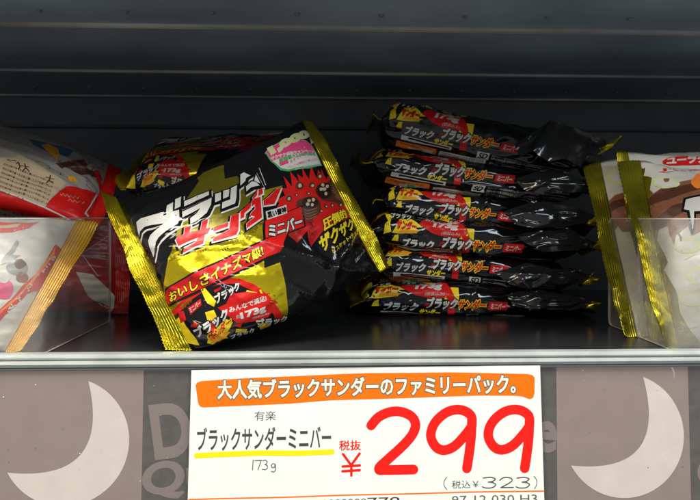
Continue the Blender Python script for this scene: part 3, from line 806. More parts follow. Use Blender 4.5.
FOLD_ART = [
    ['P', 1, 'yellow', [(11,2), (19,5), (17,12), (20,20), (12,24), (15,14), (11,10)]],
    ['P', 1, 'yellow', [(21,-3), (28,-3), (27.5,3), (23.5,2)]],
    ['P', 1, 'yellow', [(20,4), (27,16), (40,19), (52,12), (45,11), (46,6), (28,4)]],
    ['T', 2, 'red', 'サンダー', [(25,15.5), (45,15.5), (45,8), (25,8)], 0.09, 0.25],
    ['P', 2, 'amber', [(27,5), (44,6), (50,9), (29,8)]],
    ['T', 3, 'black_film', 'ブラック', [(18,24), (40,24), (40,17), (18,17)], 0.12, 0.25],
    ['T', 4, 'white', 'ブラック', [(18,24), (40,24), (40,17), (18,17)], 0.05, 0.25],
    ['T', 3, 'black_film', 'ブラック', [(33,0), (64,0), (64,-8), (33,-8)], 0.12, 0.25],
    ['T', 4, 'white', 'ブラック', [(33,0), (64,0), (64,-8), (33,-8)], 0.05, 0.25],
    ['P', 1, 'red', [(48,15), (54,22), (72,24), (90,20), (95,6), (78,4), (62,7), (54,11)]],
    ['T', 2, 'white', '173g', [(62,19), (86,19), (86,11.5), (62,11.5)], 0.06, 0.25],
    ['T', 2, 'white', '(個装込み)', [(70,9.8), (87,9.8), (87,6.5), (70,6.5)], 0, 0.25],
    ['T', 2, 'white', 'みんなで満足!', [(55,24), (88,24), (88,20), (55,20)], 0.03, 0.25],
    ['P', 1, 'yellow', [(87,4), (100,4), (100,14), (91,14)]],
    ['P', 2, 'red', [(86,18), (93,14), (97,4), (97,-12), (91,-12), (91,2), (87,10)]],
    ['T', 2, 'yellow', 'サンダー', [(66,-6), (84,-6), (84,-11), (66,-11)], 0.06, 0.25],
    ['T', 3, 'red', 'ミ', [(69,0), (74,0), (74,-4), (69,-4)], 0.05, 0.25],
    ['T', 4, 'black_film', 'ブラック', [(72,5), (99,5), (99,-5), (72,-5)], 0.13, 0.25],
    ['T', 5, 'white', 'ブラック', [(72,5), (99,5), (99,-5), (72,-5)], 0.055, 0.25],
    ['T', 4, 'yellow', 'サンダー', [(100,4), (124,4), (124,-5), (100,-5)], 0.11, 0.25],
    ['T', 5, 'red', 'サンダー', [(100,4), (124,4), (124,-5), (100,-5)], 0.045, 0.25],
    ['P', 3, 'red', [(126,-5), (142,-5), (143,3), (127,3)]],
    ['T', 4, 'white', 'ミニバー', [(128.5,1.4), (140.5,1.4), (140.5,-3.6), (128.5,-3.6)], 0.05, 0.25],
    ['T', 1, 'grey', '写真はイメージです', [(160,14), (194,14), (194,11), (160,11)], 0, 0.25],
    ['P', 1, 'white', [(30,-9), (84,-11), (84,-14.5), (30,-13)]],
    ['P', 2, 'black_film', [(38,-10.2), (82,-12), (82,-13.4), (38,-12)]],
    ['P', 1, 'orange', [(26,-15), (70,-16), (72,-28), (40,-28), (26,-23)]],
    ['T', 2, 'brown_ink', '取扱店舗はこちら', [(30,-16.5), (64,-16.5), (64,-19.5), (30,-19.5)], 0, 0.25],
    ['P', 2, 'white', [(40,-20.5), (68,-20.5), (68,-27), (42,-27)]],
    ['P', 3, 'green', [(49,-21), (57,-21), (57,-26), (49,-26)]],
    ['P', 1, 'white', [(74,-18), (118,-18), (118,-29), (74,-29)]],
    ['T', 2, 'black_film', '栄養成分表示 エネルギー たんぱく質 脂質 炭水化物', [(76,-19), (116,-19), (116,-21.5), (76,-21.5)], 0, 0.25],
    ['T', 2, 'black_film', '栄養成分表示 エネルギー たんぱく質 脂質 炭水化物', [(76,-22.2), (116,-22.2), (116,-24.7), (76,-24.7)], 0, 0.25],
    ['T', 2, 'black_film', '栄養成分表示 エネルギー たんぱく質 脂質 炭水化物', [(76,-25.4), (116,-25.4), (116,-27.9), (76,-27.9)], 0, 0.25],
    ['P', 1, 'white', [(108,-10), (119,-10), (119,-16.5), (108,-16.5)]],
    ['T', 2, 'black_film', 'SD', [(109.5,-11), (117.5,-11), (117.5,-15.5), (109.5,-15.5)], 0.04, 0.25],
    ['T', 1, 'white', '名称チョコレート菓子原材料名準チョコレート小麦粉砂糖植物油脂ココアパウダー全粉乳乳糖食塩膨張剤', [(121,-10.8), (186,-10.8), (186,-12.5), (121,-12.5)], 0, 0.25],
    ['T', 1, 'white', '名称チョコレート菓子原材料名準チョコレート小麦粉砂糖植物油脂ココアパウダー全粉乳乳糖食塩膨張剤', [(121,-13.7), (186,-13.7), (186,-15.4), (121,-15.4)], 0, 0.25],
    ['T', 1, 'white', '名称チョコレート菓子原材料名準チョコレート小麦粉砂糖植物油脂ココアパウダー全粉乳乳糖食塩膨張剤', [(121,-16.6), (186,-16.6), (186,-18.3), (121,-18.3)], 0, 0.25],
    ['T', 1, 'white', '名称チョコレート菓子原材料名準チョコレート小麦粉砂糖植物油脂ココアパウダー全粉乳乳糖食塩膨張剤', [(121,-19.5), (186,-19.5), (186,-21.2), (121,-21.2)], 0, 0.25],
    ['T', 1, 'white', '名称チョコレート菓子原材料名準チョコレート小麦粉砂糖植物油脂ココアパウダー全粉乳乳糖食塩膨張剤', [(121,-22.4), (186,-22.4), (186,-24.1), (121,-24.1)], 0, 0.25],
    ['T', 1, 'white', '名称チョコレート菓子原材料名準チョコレート小麦粉砂糖植物油脂ココアパウダー全粉乳乳糖食塩膨張剤', [(121,-25.3), (186,-25.3), (186,-27), (121,-27)], 0, 0.25],
    ['T', 1, 'white', '名称チョコレート菓子原材料名準チョコレート小麦粉砂糖植物油脂ココアパウダー全粉乳乳糖食塩膨張剤', [(121,-28.2), (186,-28.2), (186,-29.9), (121,-29.9)], 0, 0.25],
    ['P', 1, 'red', [(150,-36), (186,-36), (184,-40), (152,-41)]],
    ['P', 1, 'yellow', [(160,-42), (194,-40), (196,-45), (170,-47)]],
]
# printed artwork of the neighbouring bags, same units
SIDE_ART = {
    'left_top': [
        ['P', 1, 'blue', [(124.9,116.2), (134.5,119.7), (150.5,120.3), (168.6,125.2), (163.4,100.1), (144,102.2), (131,106.1)]],
        ['P', 2, 'grey', [(130.5,126), (141.3,121.3), (160.6,126.5), (145.6,119.8)]],
        ['P', 2, 'amber', [(137.8,112.5), (143.8,119), (153.9,115.2), (157.6,99.6), (155.7,86.5), (147.3,98.8)]],
        ['P', 2, 'amber', [(171.2,59.5), (177.3,63.4), (182.4,60.1), (175.7,52.7)]],
        ['P', 1, 'brown_ink', [(157.1,71.3), (179.4,119.5), (184.6,109.1), (164.6,67.8)]],
        ['P', 1, 'brown_ink', [(170.6,78.8), (195.6,112.4), (201.2,104.6), (177.6,71.4)]],
        ['C', 2, 'milk_cocoa', [(199.4,128.4), (199.1,125.6), (198.3,123.4), (197.5,124.4), (197.8,127.3), (198.8,128.8)]],
        ['C', 2, 'milk_cocoa', [(160.5,83.5), (160.7,80.3), (159.9,78.8), (159.1,81), (159.2,84.5), (159.9,85.7)]],
        ['C', 2, 'milk_cocoa', [(194.1,120.8), (193.7,116.5), (192.9,114.2), (192.3,115.2), (192.5,119), (193.3,121.8)]],
        ['C', 2, 'milk_cocoa', [(186,114.9), (185.9,112.8), (185,111.8), (184.5,113.3), (184.6,115.3), (185.5,116.9)]],
        ['C', 2, 'milk_cocoa', [(184,106.3), (183.9,104.1), (183.2,101.6), (182.3,103.5), (182.6,106), (183.5,107)]],
        ['C', 2, 'milk_cocoa', [(182,113.8), (181.9,109.3), (181,108.5), (180.4,111), (180.4,114.1), (181.4,114.9)]],
        ['C', 2, 'milk_cocoa', [(176.7,96.7), (176.3,95), (175.6,94), (174.9,95.1), (175,97.2), (175.8,98)]],
        ['C', 2, 'milk_cocoa', [(189.9,106.6), (189.7,105), (188.8,103.5), (188.3,104.6), (188.5,106.5), (189.2,107)]],
        ['C', 2, 'milk_cocoa', [(198.1,133.8), (197.9,131), (197.2,130.1), (196.4,130.1), (196.7,133.1), (197.6,135.7)]],
        ['C', 2, 'milk_cocoa', [(176.8,99.7), (176.6,97), (175.9,96.6), (175,97.5), (175.3,99.6), (175.9,104)]],
        ['C', 2, 'milk_cocoa', [(159.6,84.4), (159.6,80.8), (158.9,78.7), (158,81.5), (158,85.3), (158.7,86.7)]],
        ['C', 2, 'milk_cocoa', [(177.8,100), (177.7,97.5), (176.8,96.5), (176.2,97.8), (176.2,100), (176.8,104.2)]],
        ['C', 2, 'milk_cocoa', [(176.1,82.7), (175.9,81.4), (175.2,80.3), (174.5,81.3), (174.6,82.8), (175.5,83.5)]],
        ['C', 2, 'milk_cocoa', [(180.8,98.8), (180.8,95.8), (179.9,95.4), (179.4,96.3), (179.4,98.4), (180.1,102.5)]],
        ['C', 2, 'milk_cocoa', [(167.4,94.8), (167.4,92.2), (166.6,91.6), (165.8,92.9), (166,95.7), (166.8,96.6)]],
        ['C', 2, 'milk_cocoa', [(171.6,96.9), (171.3,94.9), (170.4,93.9), (169.7,94.8), (169.9,97.4), (170.8,97.8)]],
        ['C', 2, 'milk_cocoa', [(181.7,86.2), (181.5,84.9), (180.7,84.1), (180.1,84.9), (180.4,86.3), (181.1,86.7)]],
        ['C', 2, 'milk_cocoa', [(185.9,119.3), (185.8,115.5), (184.9,114.3), (184.2,115.7), (184.5,119.5), (185.3,121.1)]],
        ['C', 2, 'milk_cocoa', [(196.3,125.6), (196.2,122.3), (195.5,118.9), (194.8,120.8), (194.9,125.2), (195.8,126.5)]],
        ['C', 2, 'milk_cocoa', [(190.3,108), (190,106.6), (189.2,105.4), (188.5,106.5), (188.8,107.8), (189.6,108.5)]],
        ['C', 2, 'milk_cocoa', [(191.2,112.4), (191.1,108.8), (190.2,108.1), (189.3,108.7), (189.7,111), (190.4,113.3)]],
        ['C', 2, 'milk_cocoa', [(175.2,80.3), (175.2,78.4), (174.5,76.4), (173.6,78.3), (173.8,80.4), (174.5,81.4)]],
        ['C', 2, 'milk_cocoa', [(198,144.9), (197.6,140), (196.8,139.5), (196.2,139.9), (196.3,144.2), (197.3,146)]],
        ['C', 2, 'milk_cocoa', [(190.7,113.1), (190.5,109.5), (189.6,108.6), (188.9,109.3), (189.1,112.6), (189.9,113.7)]],
        ['C', 2, 'milk_cocoa', [(178.3,95.8), (178,93.7), (177.2,92.8), (176.6,94.3), (176.7,96.2), (177.6,96.9)]],
        ['C', 2, 'milk_cocoa', [(180.7,86.3), (180.6,85.1), (179.7,84.1), (179.2,85.1), (179.3,86.5), (180.1,87.2)]],
        ['P', 1, 'cream', [(76.6,50.3), (106.5,56.8), (119.5,61.9), (124.8,70.3), (173.2,45.7), (165.5,4.2), (124.2,10.6), (88.5,13.7)]],
        ['P', 1, 'red', [(165.3,4.6), (174.4,40.6), (200,65.5), (205.1,25.9), (201.8,5.2), (188.8,-0.8)]],
        ['P', 1, 'red', [(88.7,13.2), (124.2,10.3), (165.6,3.8), (188.8,-0.5), (187.2,-23.1), (92.4,1.8)]],
        ['S', 2, 'white', [(124.2,10.6), (165.3,4.6), (188.7,-0.2)], 1.2],
        ['P', 2, 'red', [(191.8,103.4), (194.8,111.8), (206.2,85), (214.5,73.3), (213.8,69), (202.3,78.9)]],
        ['P', 2, 'white', [(200,65.5), (211,52.2), (217,14.4), (198.1,13.6)]],
        ['P', 3, 'red', [(201.1,67.2), (210.1,50.1), (215,16.9), (199.1,18)]],
        ['P', 4, 'black_film', [(201.2,59.7), (210.2,44.8), (210.4,36.7), (201.8,51.1)]],
        ['T', 5, 'white', '個装', [(202,60.8), (209.6,43.4), (209.8,37.8), (204,37.2)], 0.03, 0],
        ['T', 2, 'brown_ink', '北の大地で育った小麦と濃いミルクを使いました', [(115.4,49.7), (163.1,40.7), (163.2,37.9), (115.7,46)], 0.03, 0],
        ['T', 2, 'brown_ink', '北の大地で育った小麦と濃いミルクを使いました', [(116.4,42.4), (163.8,34), (164.2,29.3), (116.7,38.9)], 0.03, 0],
        ['T', 2, 'brown_ink', '北の大地で育った小麦と濃いミルクを使いました', [(117.2,36.1), (164.8,25.9), (164.9,22.9), (117.6,32.2)], 0.03, 0],
        ['T', 2, 'brown_ink', '北の大地で育った小麦と濃いミルクを使いました', [(118.5,28.2), (165.6,19.2), (165.6,16.5), (118.6,25.7)], 0.03, 0],
        ['T', 2, 'brown_ink', '北の大地で育った小麦と濃いミルクを使いました', [(119.3,22.6), (166.1,13.8), (166.2,11.3), (119.7,19.2)], 0.03, 0],
        ['T', 2, 'brown_ink', '北の大地で育った小麦と濃いミルクを使いました', [(120.2,16.7), (166.6,8.9), (166.5,6.9), (120.6,13.7)], 0.03, 0],
        ['T', 2, 'brown_ink', '北の大地で育った小麦と濃いミルクを使いました', [(121.1,11.4), (166.8,5.1), (166.6,3.5), (121.2,9.2)], 0.03, 0],
        ['S', 3, 'brown_ink', [(125.7,52.6), (126.6,56.3), (129.9,49), (129.5,45.1)], 1.2],
        ['S', 3, 'brown_ink', [(130.2,51.5), (137.2,52.1)], 1.1],
        ['S', 3, 'brown_ink', [(132.5,55.8), (134.6,50.5), (133.7,43.1)], 1.1],
        ['S', 3, 'brown_ink', [(134.6,50.5), (139,46.3)], 1.2],
        ['S', 3, 'brown_ink', [(154.7,44.9), (161.7,44.9)], 1.1],
        ['S', 3, 'brown_ink', [(157.9,48.2), (158.7,40.7), (157.1,35.6)], 1.2],
        ['S', 3, 'brown_ink', [(159,40.9), (162.6,38.5)], 1],
        ['S', 3, 'brown_ink', [(116.5,55.2), (117.7,57.4), (119.9,54.5)], 0.9],
        ['S', 3, 'brown_ink', [(120.5,56.6), (122.5,58.2), (124.5,56.1)], 0.9],
        ['S', 2, 'cream', [(173.1,24.8), (174.3,23.3), (174.8,24.2), (174.9,26.4), (175.5,26.9), (176.7,25.2), (177.8,24), (178.2,25.4), (178.3,27.7), (179,27.9), (180.3,25.8), (181.3,24.9), (181.5,27), (181.5,30.3), (182.3,29.9), (183.8,27), (184.6,26.6), (184.6,30.4), (184.5,34.6), (185.5,33.3), (187,29.9), (187.7,30.4), (187.5,34.9), (187.9,36.8)], 0.4],
        ['S', 2, 'cream', [(181.2,19.3), (181.9,19.4), (182.1,21.8), (182.5,23.2), (183.2,23.2), (184.3,22), (185.4,20.5), (185.9,21.3), (186.2,23.2), (186.6,24.4), (187.5,23.9), (188.6,22.5), (189.5,22), (189.9,23.5), (189.9,27.3), (190.3,29.2), (191.2,28.4), (192.6,25.1), (193.2,26.1), (193.3,29.7), (193.6,32.2), (194.2,33.2)], 0.4],
        ['T', 2, 'pink', '個包装でおいしさそのまま', [(185.3,8.9), (200.7,19.8), (201.2,13.7), (185.3,5.8)], 0, 0],
        ['T', 2, 'brown_ink', 'チョコレート菓子 ミルク味', [(130.1,71.4), (153.7,65.4), (153.8,61.2), (130.2,67.5)], 0, 0],
        ['T', 2, 'brown_ink', 'チョコレート菓子 ミルク味', [(140.8,64), (166.1,60.7), (166.1,57.2), (141,59.5)], 0, 0],
        ['T', 2, 'brown_ink', 'チョコレート菓子 ミルク味', [(151.3,58.9), (178.2,59), (178.1,55.9), (151.4,54.7)], 0, 0],
        ['T', 2, 'brown_ink', '直射日光を避けて', [(186.4,81.6), (206.4,70.1), (206.6,67.2), (186.4,77.8)], 0, 0],
        ['T', 2, 'brown_ink', '直射日光を避けて', [(187.9,70.9), (207.9,64.2), (208.1,61.3), (187.8,68.8)], 0, 0],
        ['T', 2, 'brown_ink', '直射日光を避けて', [(189,65.5), (209.4,58.4), (209.6,55.5), (188.9,63.5)], 0, 0],
    ],
    'left_low': [
        ['P', 1, 'cream', [(23,196), (85.1,173), (116,157.7), (149.9,135.6), (137.7,112.2), (67.5,111.3), (19.6,112.5)]],
        ['P', 1, 'white', [(172.7,66.4), (184.9,64.4), (196.7,43.7), (206.8,19.6), (199.4,3.3), (181.6,29.9)]],
        ['P', 1, 'dark_red', [(159.2,24), (183.4,26.6), (203.2,9.1), (211.7,-18.3), (140.6,-24.2)]],
        ['S', 1, 'white', [(153,132.2), (172.7,106.7), (189.4,61.8)], 0.6],
        ['S', 1, 'white', [(168.1,80.5), (203.1,129.2)], 0.5],
        ['T', 2, 'brown_ink', '北の大地で育った小麦と', [(108,154.5), (145.4,139.9), (144.5,136.1), (106.6,149)], 0.02, 0],
        ['T', 2, 'brown_ink', '北の大地で育った小麦と', [(108,144.2), (145.1,132.8), (144.2,129.4), (107.3,140.9)], 0.02, 0],
        ['T', 2, 'brown_ink', '北の大地で育った小麦と', [(108,137.9), (144.8,126.2), (143.8,122.9), (107.1,134.9)], 0.02, 0],
        ['T', 2, 'brown_ink', '北の大地で育った小麦と', [(107.7,132.1), (144.6,119.6), (143.5,116.5), (106.8,129.2)], 0.02, 0],
    ],
    'left_front': [
        ['P', 1, 'gold_clear', [(228.2,137.7), (222.8,121.5), (219.1,123.1), (218.3,109.5), (214.4,98), (210.8,96.7), (207.8,70.5), (203.3,49.5), (198.8,28.6), (197.8,4.8), (219,5.8), (236.1,138.1)]],
        ['P', 1, 'red', [(117.7,131.1), (140.7,134.3), (155,135), (169.6,140.7), (166.6,130.3), (154.8,124.2), (123.3,118.1)]],
        ['P', 2, 'cream', [(138,129.4), (158.1,133.2), (157.2,129.8), (139.4,126.2)]],
        ['P', 1, 'red', [(190.5,122), (211.6,112.1), (207.9,88.2), (189.9,67.7), (181,35), (170.1,24), (165,39.9), (177,47.1), (182.4,68.8), (190.1,91.3)]],
        ['P', 2, 'orange', [(191.3,110.2), (191.2,120.2), (193.7,111.5), (189.9,80.1), (182.9,55.6), (178.6,42.6), (177.5,45.6), (187.2,75.3)]],
        ['C', 3, 'white', [(190.4,77.1), (190.4,76), (189.6,75.9), (189.1,77), (189.6,77.8)]],
        ['C', 3, 'white', [(185.4,51.5), (185.4,50.6), (184.6,50.7), (184.1,51.8), (184.8,52.2)]],
        ['C', 3, 'white', [(190.4,71.3), (190.1,70.6), (189.3,70.5), (189.1,71.3), (189.7,71.9)]],
        ['C', 3, 'white', [(188.7,77.4), (188.8,76.2), (188,76.4), (187.6,77.6), (188,78.1)]],
        ['C', 3, 'white', [(186.2,61.6), (186.1,60.8), (185.4,60.9), (184.8,61.9), (185.6,62.2)]],
        ['C', 3, 'white', [(193.3,93.1), (193.2,92), (192.4,91.9), (192.1,93), (192.6,93.6)]],
        ['C', 3, 'white', [(184.4,45.9), (184.1,45), (183.5,45.1), (183,46.1), (183.6,46.6)]],
        ['C', 3, 'white', [(190.2,74.5), (190,73.8), (189.3,73.7), (189.1,74.5), (189.5,75)]],
        ['C', 3, 'white', [(191.1,88.2), (191.1,87.2), (190.4,87.3), (189.9,88), (190.5,88.7)]],
        ['C', 3, 'white', [(183.5,49.4), (183.5,48.2), (182.8,48.5), (182.1,49.5), (182.7,50.2)]],
        ['C', 3, 'white', [(186.5,53.8), (186.4,52.9), (185.5,52.9), (185.2,53.9), (185.8,54.4)]],
        ['C', 3, 'white', [(193.4,98.8), (193.3,98), (192.5,97.8), (192.2,98.7), (192.7,99.3)]],
        ['C', 3, 'white', [(186.2,67.5), (186.1,66.6), (185.4,66.7), (184.9,67.7), (185.5,68.2)]],
        ['C', 3, 'white', [(183.3,51.1), (183.3,50), (182.5,50.4), (182.1,51.3), (182.7,51.8)]],
        ['C', 3, 'white', [(183.4,54), (183.4,53), (182.6,53.3), (182.2,54.3), (182.8,54.8)]],
        ['C', 3, 'white', [(184.7,50.2), (184.5,49.2), (183.6,49.4), (183.2,50.4), (183.8,51.1)]],
        ['C', 3, 'white', [(194.1,109), (194,108.2), (193.4,107.9), (193,108.8), (193.5,109.4)]],
        ['C', 3, 'white', [(186.5,63.1), (186.4,62.2), (185.5,62.2), (185.1,63.2), (185.7,63.7)]],
        ['C', 3, 'white', [(194.8,110.7), (194.8,109.9), (194.1,109.6), (193.8,110.5), (194.3,111.1)]],
        ['C', 3, 'white', [(192.9,94.4), (192.8,93.4), (192.1,93.2), (191.8,94.1), (192.2,94.8)]],
        ['C', 3, 'white', [(193.8,98.3), (193.7,97.2), (193,97.1), (192.5,98), (193.2,98.5)]],
        ['C', 3, 'white', [(195.5,109.6), (195.5,108.7), (194.8,108.5), (194.4,109.2), (194.9,109.9)]],
        ['C', 3, 'white', [(194.7,107.3), (194.6,106.2), (193.8,106.2), (193.5,106.9), (194,107.6)]],
        ['C', 3, 'white', [(184.7,61.2), (184.4,60.4), (183.6,60.4), (183.2,61.3), (183.8,61.8)]],
        ['C', 3, 'white', [(195.2,107.4), (195.1,106.3), (194.4,106.2), (194.1,107.1), (194.5,107.8)]],
        ['C', 3, 'white', [(187.6,60.2), (187.5,59.4), (186.6,59.4), (186.4,60.5), (186.9,60.9)]],
        ['C', 3, 'white', [(185.2,52.8), (185.1,51.7), (184.4,51.9), (183.8,52.9), (184.4,53.5)]],
        ['C', 3, 'white', [(193.1,95.6), (193,94.7), (192.3,94.5), (191.9,95.4), (192.4,96)]],
        ['C', 3, 'white', [(194.5,101.9), (194.5,101), (193.9,100.7), (193.5,101.5), (193.9,102.4)]],
        ['C', 3, 'white', [(194,102.1), (193.9,101.1), (193.3,100.7), (192.9,101.8), (193.3,102.4)]],
        ['C', 3, 'white', [(189.3,72.8), (189.1,71.9), (188.4,72), (188.1,72.9), (188.7,73.4)]],
        ['C', 3, 'white', [(192.6,92.7), (192.6,91.8), (191.9,91.8), (191.6,92.7), (192,93.3)]],
        ['C', 3, 'white', [(194.6,110.5), (194.7,109.5), (194,109.3), (193.7,110.3), (194.1,111)]],
        ['C', 3, 'white', [(193,106.9), (192.8,106), (192.1,105.8), (191.6,106.7), (192.2,107.4)]],
        ['P', 2, 'grey', [(158.5,93.4), (160.5,104.2), (161.2,117.7), (164.2,115.7), (164.8,101), (171.7,101.6), (165.7,93.3), (160.2,89.5)]],
        ['C', 2, 'grey', [(181,92), (182,86.8), (179.4,82.6), (174.6,82.8), (168.8,84.2), (165.2,88.8), (166.2,93.1), (168.3,97.1), (173,96.6), (176.9,96.3)]],
        ['C', 3, 'cocoa', [(178.9,94.4), (178.5,91.5), (176.8,88.8), (174,88.5), (171.2,90.8), (170.2,93.7), (170.5,96.4), (173.2,97.8), (176,96.7)]],
        ['C', 2, 'milk_cocoa', [(185.2,82.7), (185.4,78.9), (183.7,76.9), (180.1,76.6), (177.2,78.7), (176.2,82.2), (177.3,85.7), (180.1,86.1), (182.8,85.3)]],
        ['C', 2, 'pink', [(178.6,69.3), (178.8,62.3), (176.6,58.4), (171.5,58.9), (167.1,60.3), (164.6,66.6), (161.6,73), (165.1,75.8), (170.2,76.1), (175,75.2)]],
        ['C', 3, 'white', [(172.2,79.6), (172.1,76.9), (170.2,74), (165.8,74.7), (162.5,75.8), (161.1,78.1), (159.9,80.5), (162.5,83.2), (166.5,83.1), (170.2,82.2)]],
    ],
    'right_front': [
        ['P', 1, 'gold', [(5.1,142.5), (22.4,143.4), (20.4,137.3), (25.3,133.6), (22.4,125), (25.9,119.4), (21.3,106.5), (24.6,97.6), (20.6,86.5), (24.3,68), (20.9,63.1), (25.7,46.4), (26.1,29.9), (31.7,15.7), (49,-2.4), (4.9,-3.3), (-4.3,140.8)]],
        ['P', 1, 'milk_cocoa', [(-3.4,104.7), (21.8,120.6), (33.9,125.6), (54.7,128.1), (84.3,134.2), (114,135.8), (103.9,73.9), (68.5,80), (52.3,86), (45.2,83.6), (43.6,91.2), (33.2,85.4), (30.6,79.2), (29.1,86.4), (29.5,94.4), (20.4,92.9), (4.6,80.8)]],
        ['P', 2, 'cocoa', [(1.1,110.8), (29.5,123.2), (53.9,124.8), (82.3,129.4), (79.6,122.7), (52.3,118.4), (33.9,114.4), (20.5,113.2)]],
        ['P', 2, 'cocoa', [(8.1,94.4), (35.4,108.7), (58.4,112), (56.9,105.8), (36.6,100.5), (26.9,95.2)]],
        ['S', 2, 'cocoa', [(33.5,93.2), (36.5,83.3), (36.1,77.4)], 1.6],
        ['P', 2, 'pale_green', [(25.4,132.7), (28.6,133.3), (40.5,130.5), (46.3,125.8), (43,123.5), (31.3,123.7), (26.6,126.9)]],
        ['P', 3, 'white', [(26.8,131.9), (31.1,131.7), (40.2,129.1), (43.8,126.1), (40.5,125), (31.8,124.8), (28.2,127.5)]],
        ['C', 4, 'milk_cocoa', [(38.2,129.6), (37.6,128.6), (36.3,128.5), (34.9,128.5), (34,129.6), (33.5,130.7), (34.9,131.2), (36.6,131), (38.3,130.8)]],
        ['P', 3, 'red', [(36.1,141.1), (31.5,137.6), (47,139.2), (73.5,140.7), (83.8,142.5), (55.1,137), (42.4,136), (35.9,137.6)]],
        ['T', 4, 'white', 'ユーラク', [(42.1,147), (64.6,139.2), (64,134.9), (38.9,138)], 0.06, 0],
        ['C', 3, 'orange', [(69.4,126.7), (67.1,123.1), (62.7,120.9), (58.1,120.4), (55.2,123.6), (55.2,126.7), (58.8,130.4), (63.9,135.1), (68.4,134.7), (70.9,130.5)]],
        ['P', 3, 'black_film', [(45.6,113.5), (71,116.5), (66.2,99.3), (52,99.5), (48.5,87.4), (44.5,84), (45.4,101.7), (41.2,103.3)]],
        ['P', 4, 'white', [(46.9,111.7), (70.3,114.3), (66.6,101.1), (51.2,102), (47.2,88.9), (46.4,88.3), (47.7,103.2), (43.6,104.3)]],
        ['C', 2, 'pale_green', [(50.7,76), (49,73.7), (45,72.2), (39.7,72), (34.4,73.1), (30.8,75.4), (30.4,78.5), (32.2,80.9), (36.1,82.1), (41.2,82.1), (46.3,80.9), (49.7,78.6)]],
        ['C', 3, 'white', [(48.6,76.2), (47.3,74.4), (44,73.3), (39.7,73.2), (35.5,74), (32.6,75.8), (32.3,78.1), (33.7,79.9), (36.9,80.9), (41,80.8), (44.9,79.8), (47.6,78.1)]],
        ['C', 2, 'pale_green', [(49.3,38), (47.5,35.5), (42.9,33.8), (36.8,33.4), (31.2,34.5), (27.6,36.9), (26.4,39.6), (28.2,42), (32.7,43.5), (38.4,43.7), (44,42.6), (48.2,40.6)]],
        ['C', 3, 'white', [(46.9,38.1), (45.5,36.2), (41.8,35), (37,34.7), (32.5,35.5), (29.6,37.3), (28.5,39.3), (29.9,41.1), (33.5,42.3), (38.2,42.4), (42.7,41.6), (46,40)]],
        ['C', 2, 'pale_green', [(58.7,53.7), (56.4,50.3), (51.2,48), (45.2,47.3), (40,48.7), (36.9,51.8), (36.1,55.4), (38.4,58.8), (43.1,60.9), (48.9,61.3), (54.5,60.1), (58.3,57.4)]],
        ['C', 3, 'white', [(56.4,53.8), (54.5,51.3), (50.3,49.5), (45.7,49.1), (41.6,50.2), (38.9,52.5), (38.4,55.2), (40.2,57.7), (43.9,59.3), (48.6,59.6), (53.1,58.7), (56.1,56.6)]],
        ['C', 2, 'cocoa', [(37.9,78), (37,76.9), (35.7,77.3), (35.5,78.4), (36.3,79.4), (37.7,79.3)]],
        ['C', 2, 'cocoa', [(36.5,74.3), (36,73.7), (35,73.7), (34.1,74.5), (34.9,75.2), (36.1,75.1)]],
        ['S', 4, 'pale_green', [(36.2,76.5), (41.8,74.2), (45.1,70.6), (36.6,67.7)], 0.8],
        ['T', 2, 'grey', 'チョコレート', [(9.5,18.7), (44.8,19.9), (45.1,15.2), (9,14.2)], 0, 0],
    ],
    'right_mid': [
        ['P', 2, 'red', [(43.6,141.9), (50.5,145), (66.4,147), (94.1,148.7), (93.6,139.6), (63.5,138.4), (49.4,137.9), (43.3,139.4)]],
        ['T', 3, 'white', 'ユーラク', [(48.7,144.5), (88.8,149.8), (85.1,141.4), (47.4,139.1)], 0.06, 0],
        ['P', 1, 'milk_cocoa', [(4.8,99.2), (34.4,115), (94.7,123.4), (86.3,80.1), (6.7,79.1)]],
    ],
    'right_back': [
        ['P', 1, 'gold_dim', [(7.1,142.7), (7.4,136.1), (3,129.4), (8.3,116.3), (2.2,106.4), (6,83.3), (0.4,71.8), (5.9,55.4), (0.1,38.8), (2.8,30.6), (-2.2,17.4), (2.4,-2.3), (-25.8,-2.6), (-9.9,142.5)]],
        ['P', 1, 'milk_cocoa', [(-10,94.7), (2.8,108.8), (21.8,120.5), (61.3,123.1), (51.3,84.6), (20.2,89.7), (18.5,95.3), (7.9,83.4), (6.1,91.6), (-0.7,86.6), (-6,88.2)]],
        ['P', 2, 'cocoa', [(-2.8,101.4), (18.4,115.7), (42.1,117.7), (40.2,112.6), (18.2,108.7), (-0.6,94.8)]],
        ['P', 2, 'pale_green', [(17.6,135.7), (21,139.7), (27.4,140.8), (39,139.1), (35.5,125.2), (21,129.5)]],
        ['P', 3, 'white', [(19.5,135), (22.4,137.8), (27.9,139.2), (38.6,137), (35.8,127.3), (22.4,131.3)]],
        ['S', 2, 'cocoa', [(7.6,90), (6.6,81.7)], 1.6],
        ['C', 2, 'pale_green', [(25.1,81.5), (23.9,79), (21.5,77.3), (18.8,77.1), (16.6,78.5), (8.7,76.3), (8.5,79.1), (16.2,86.4), (18.1,87.7), (20.7,87.7), (23.2,86.5), (24.9,84.3)]],
        ['C', 3, 'white', [(24.3,81.6), (23.2,79.5), (21.3,78.1), (19,78), (17.1,79.1), (15.9,81.2), (9.5,79.1), (16.7,85.7), (18.3,86.8), (20.5,86.9), (22.7,85.9), (24.1,84)]],
        ['C', 2, 'pale_green', [(21.7,46.8), (21,43.9), (18.4,41.9), (16.1,-41.9), (5.7,39.1), (3.3,41.5), (3,44.9), (4.9,48.2), (8.4,50.7), (17.7,54.9), (20.3,53.3), (22,50.5)]],
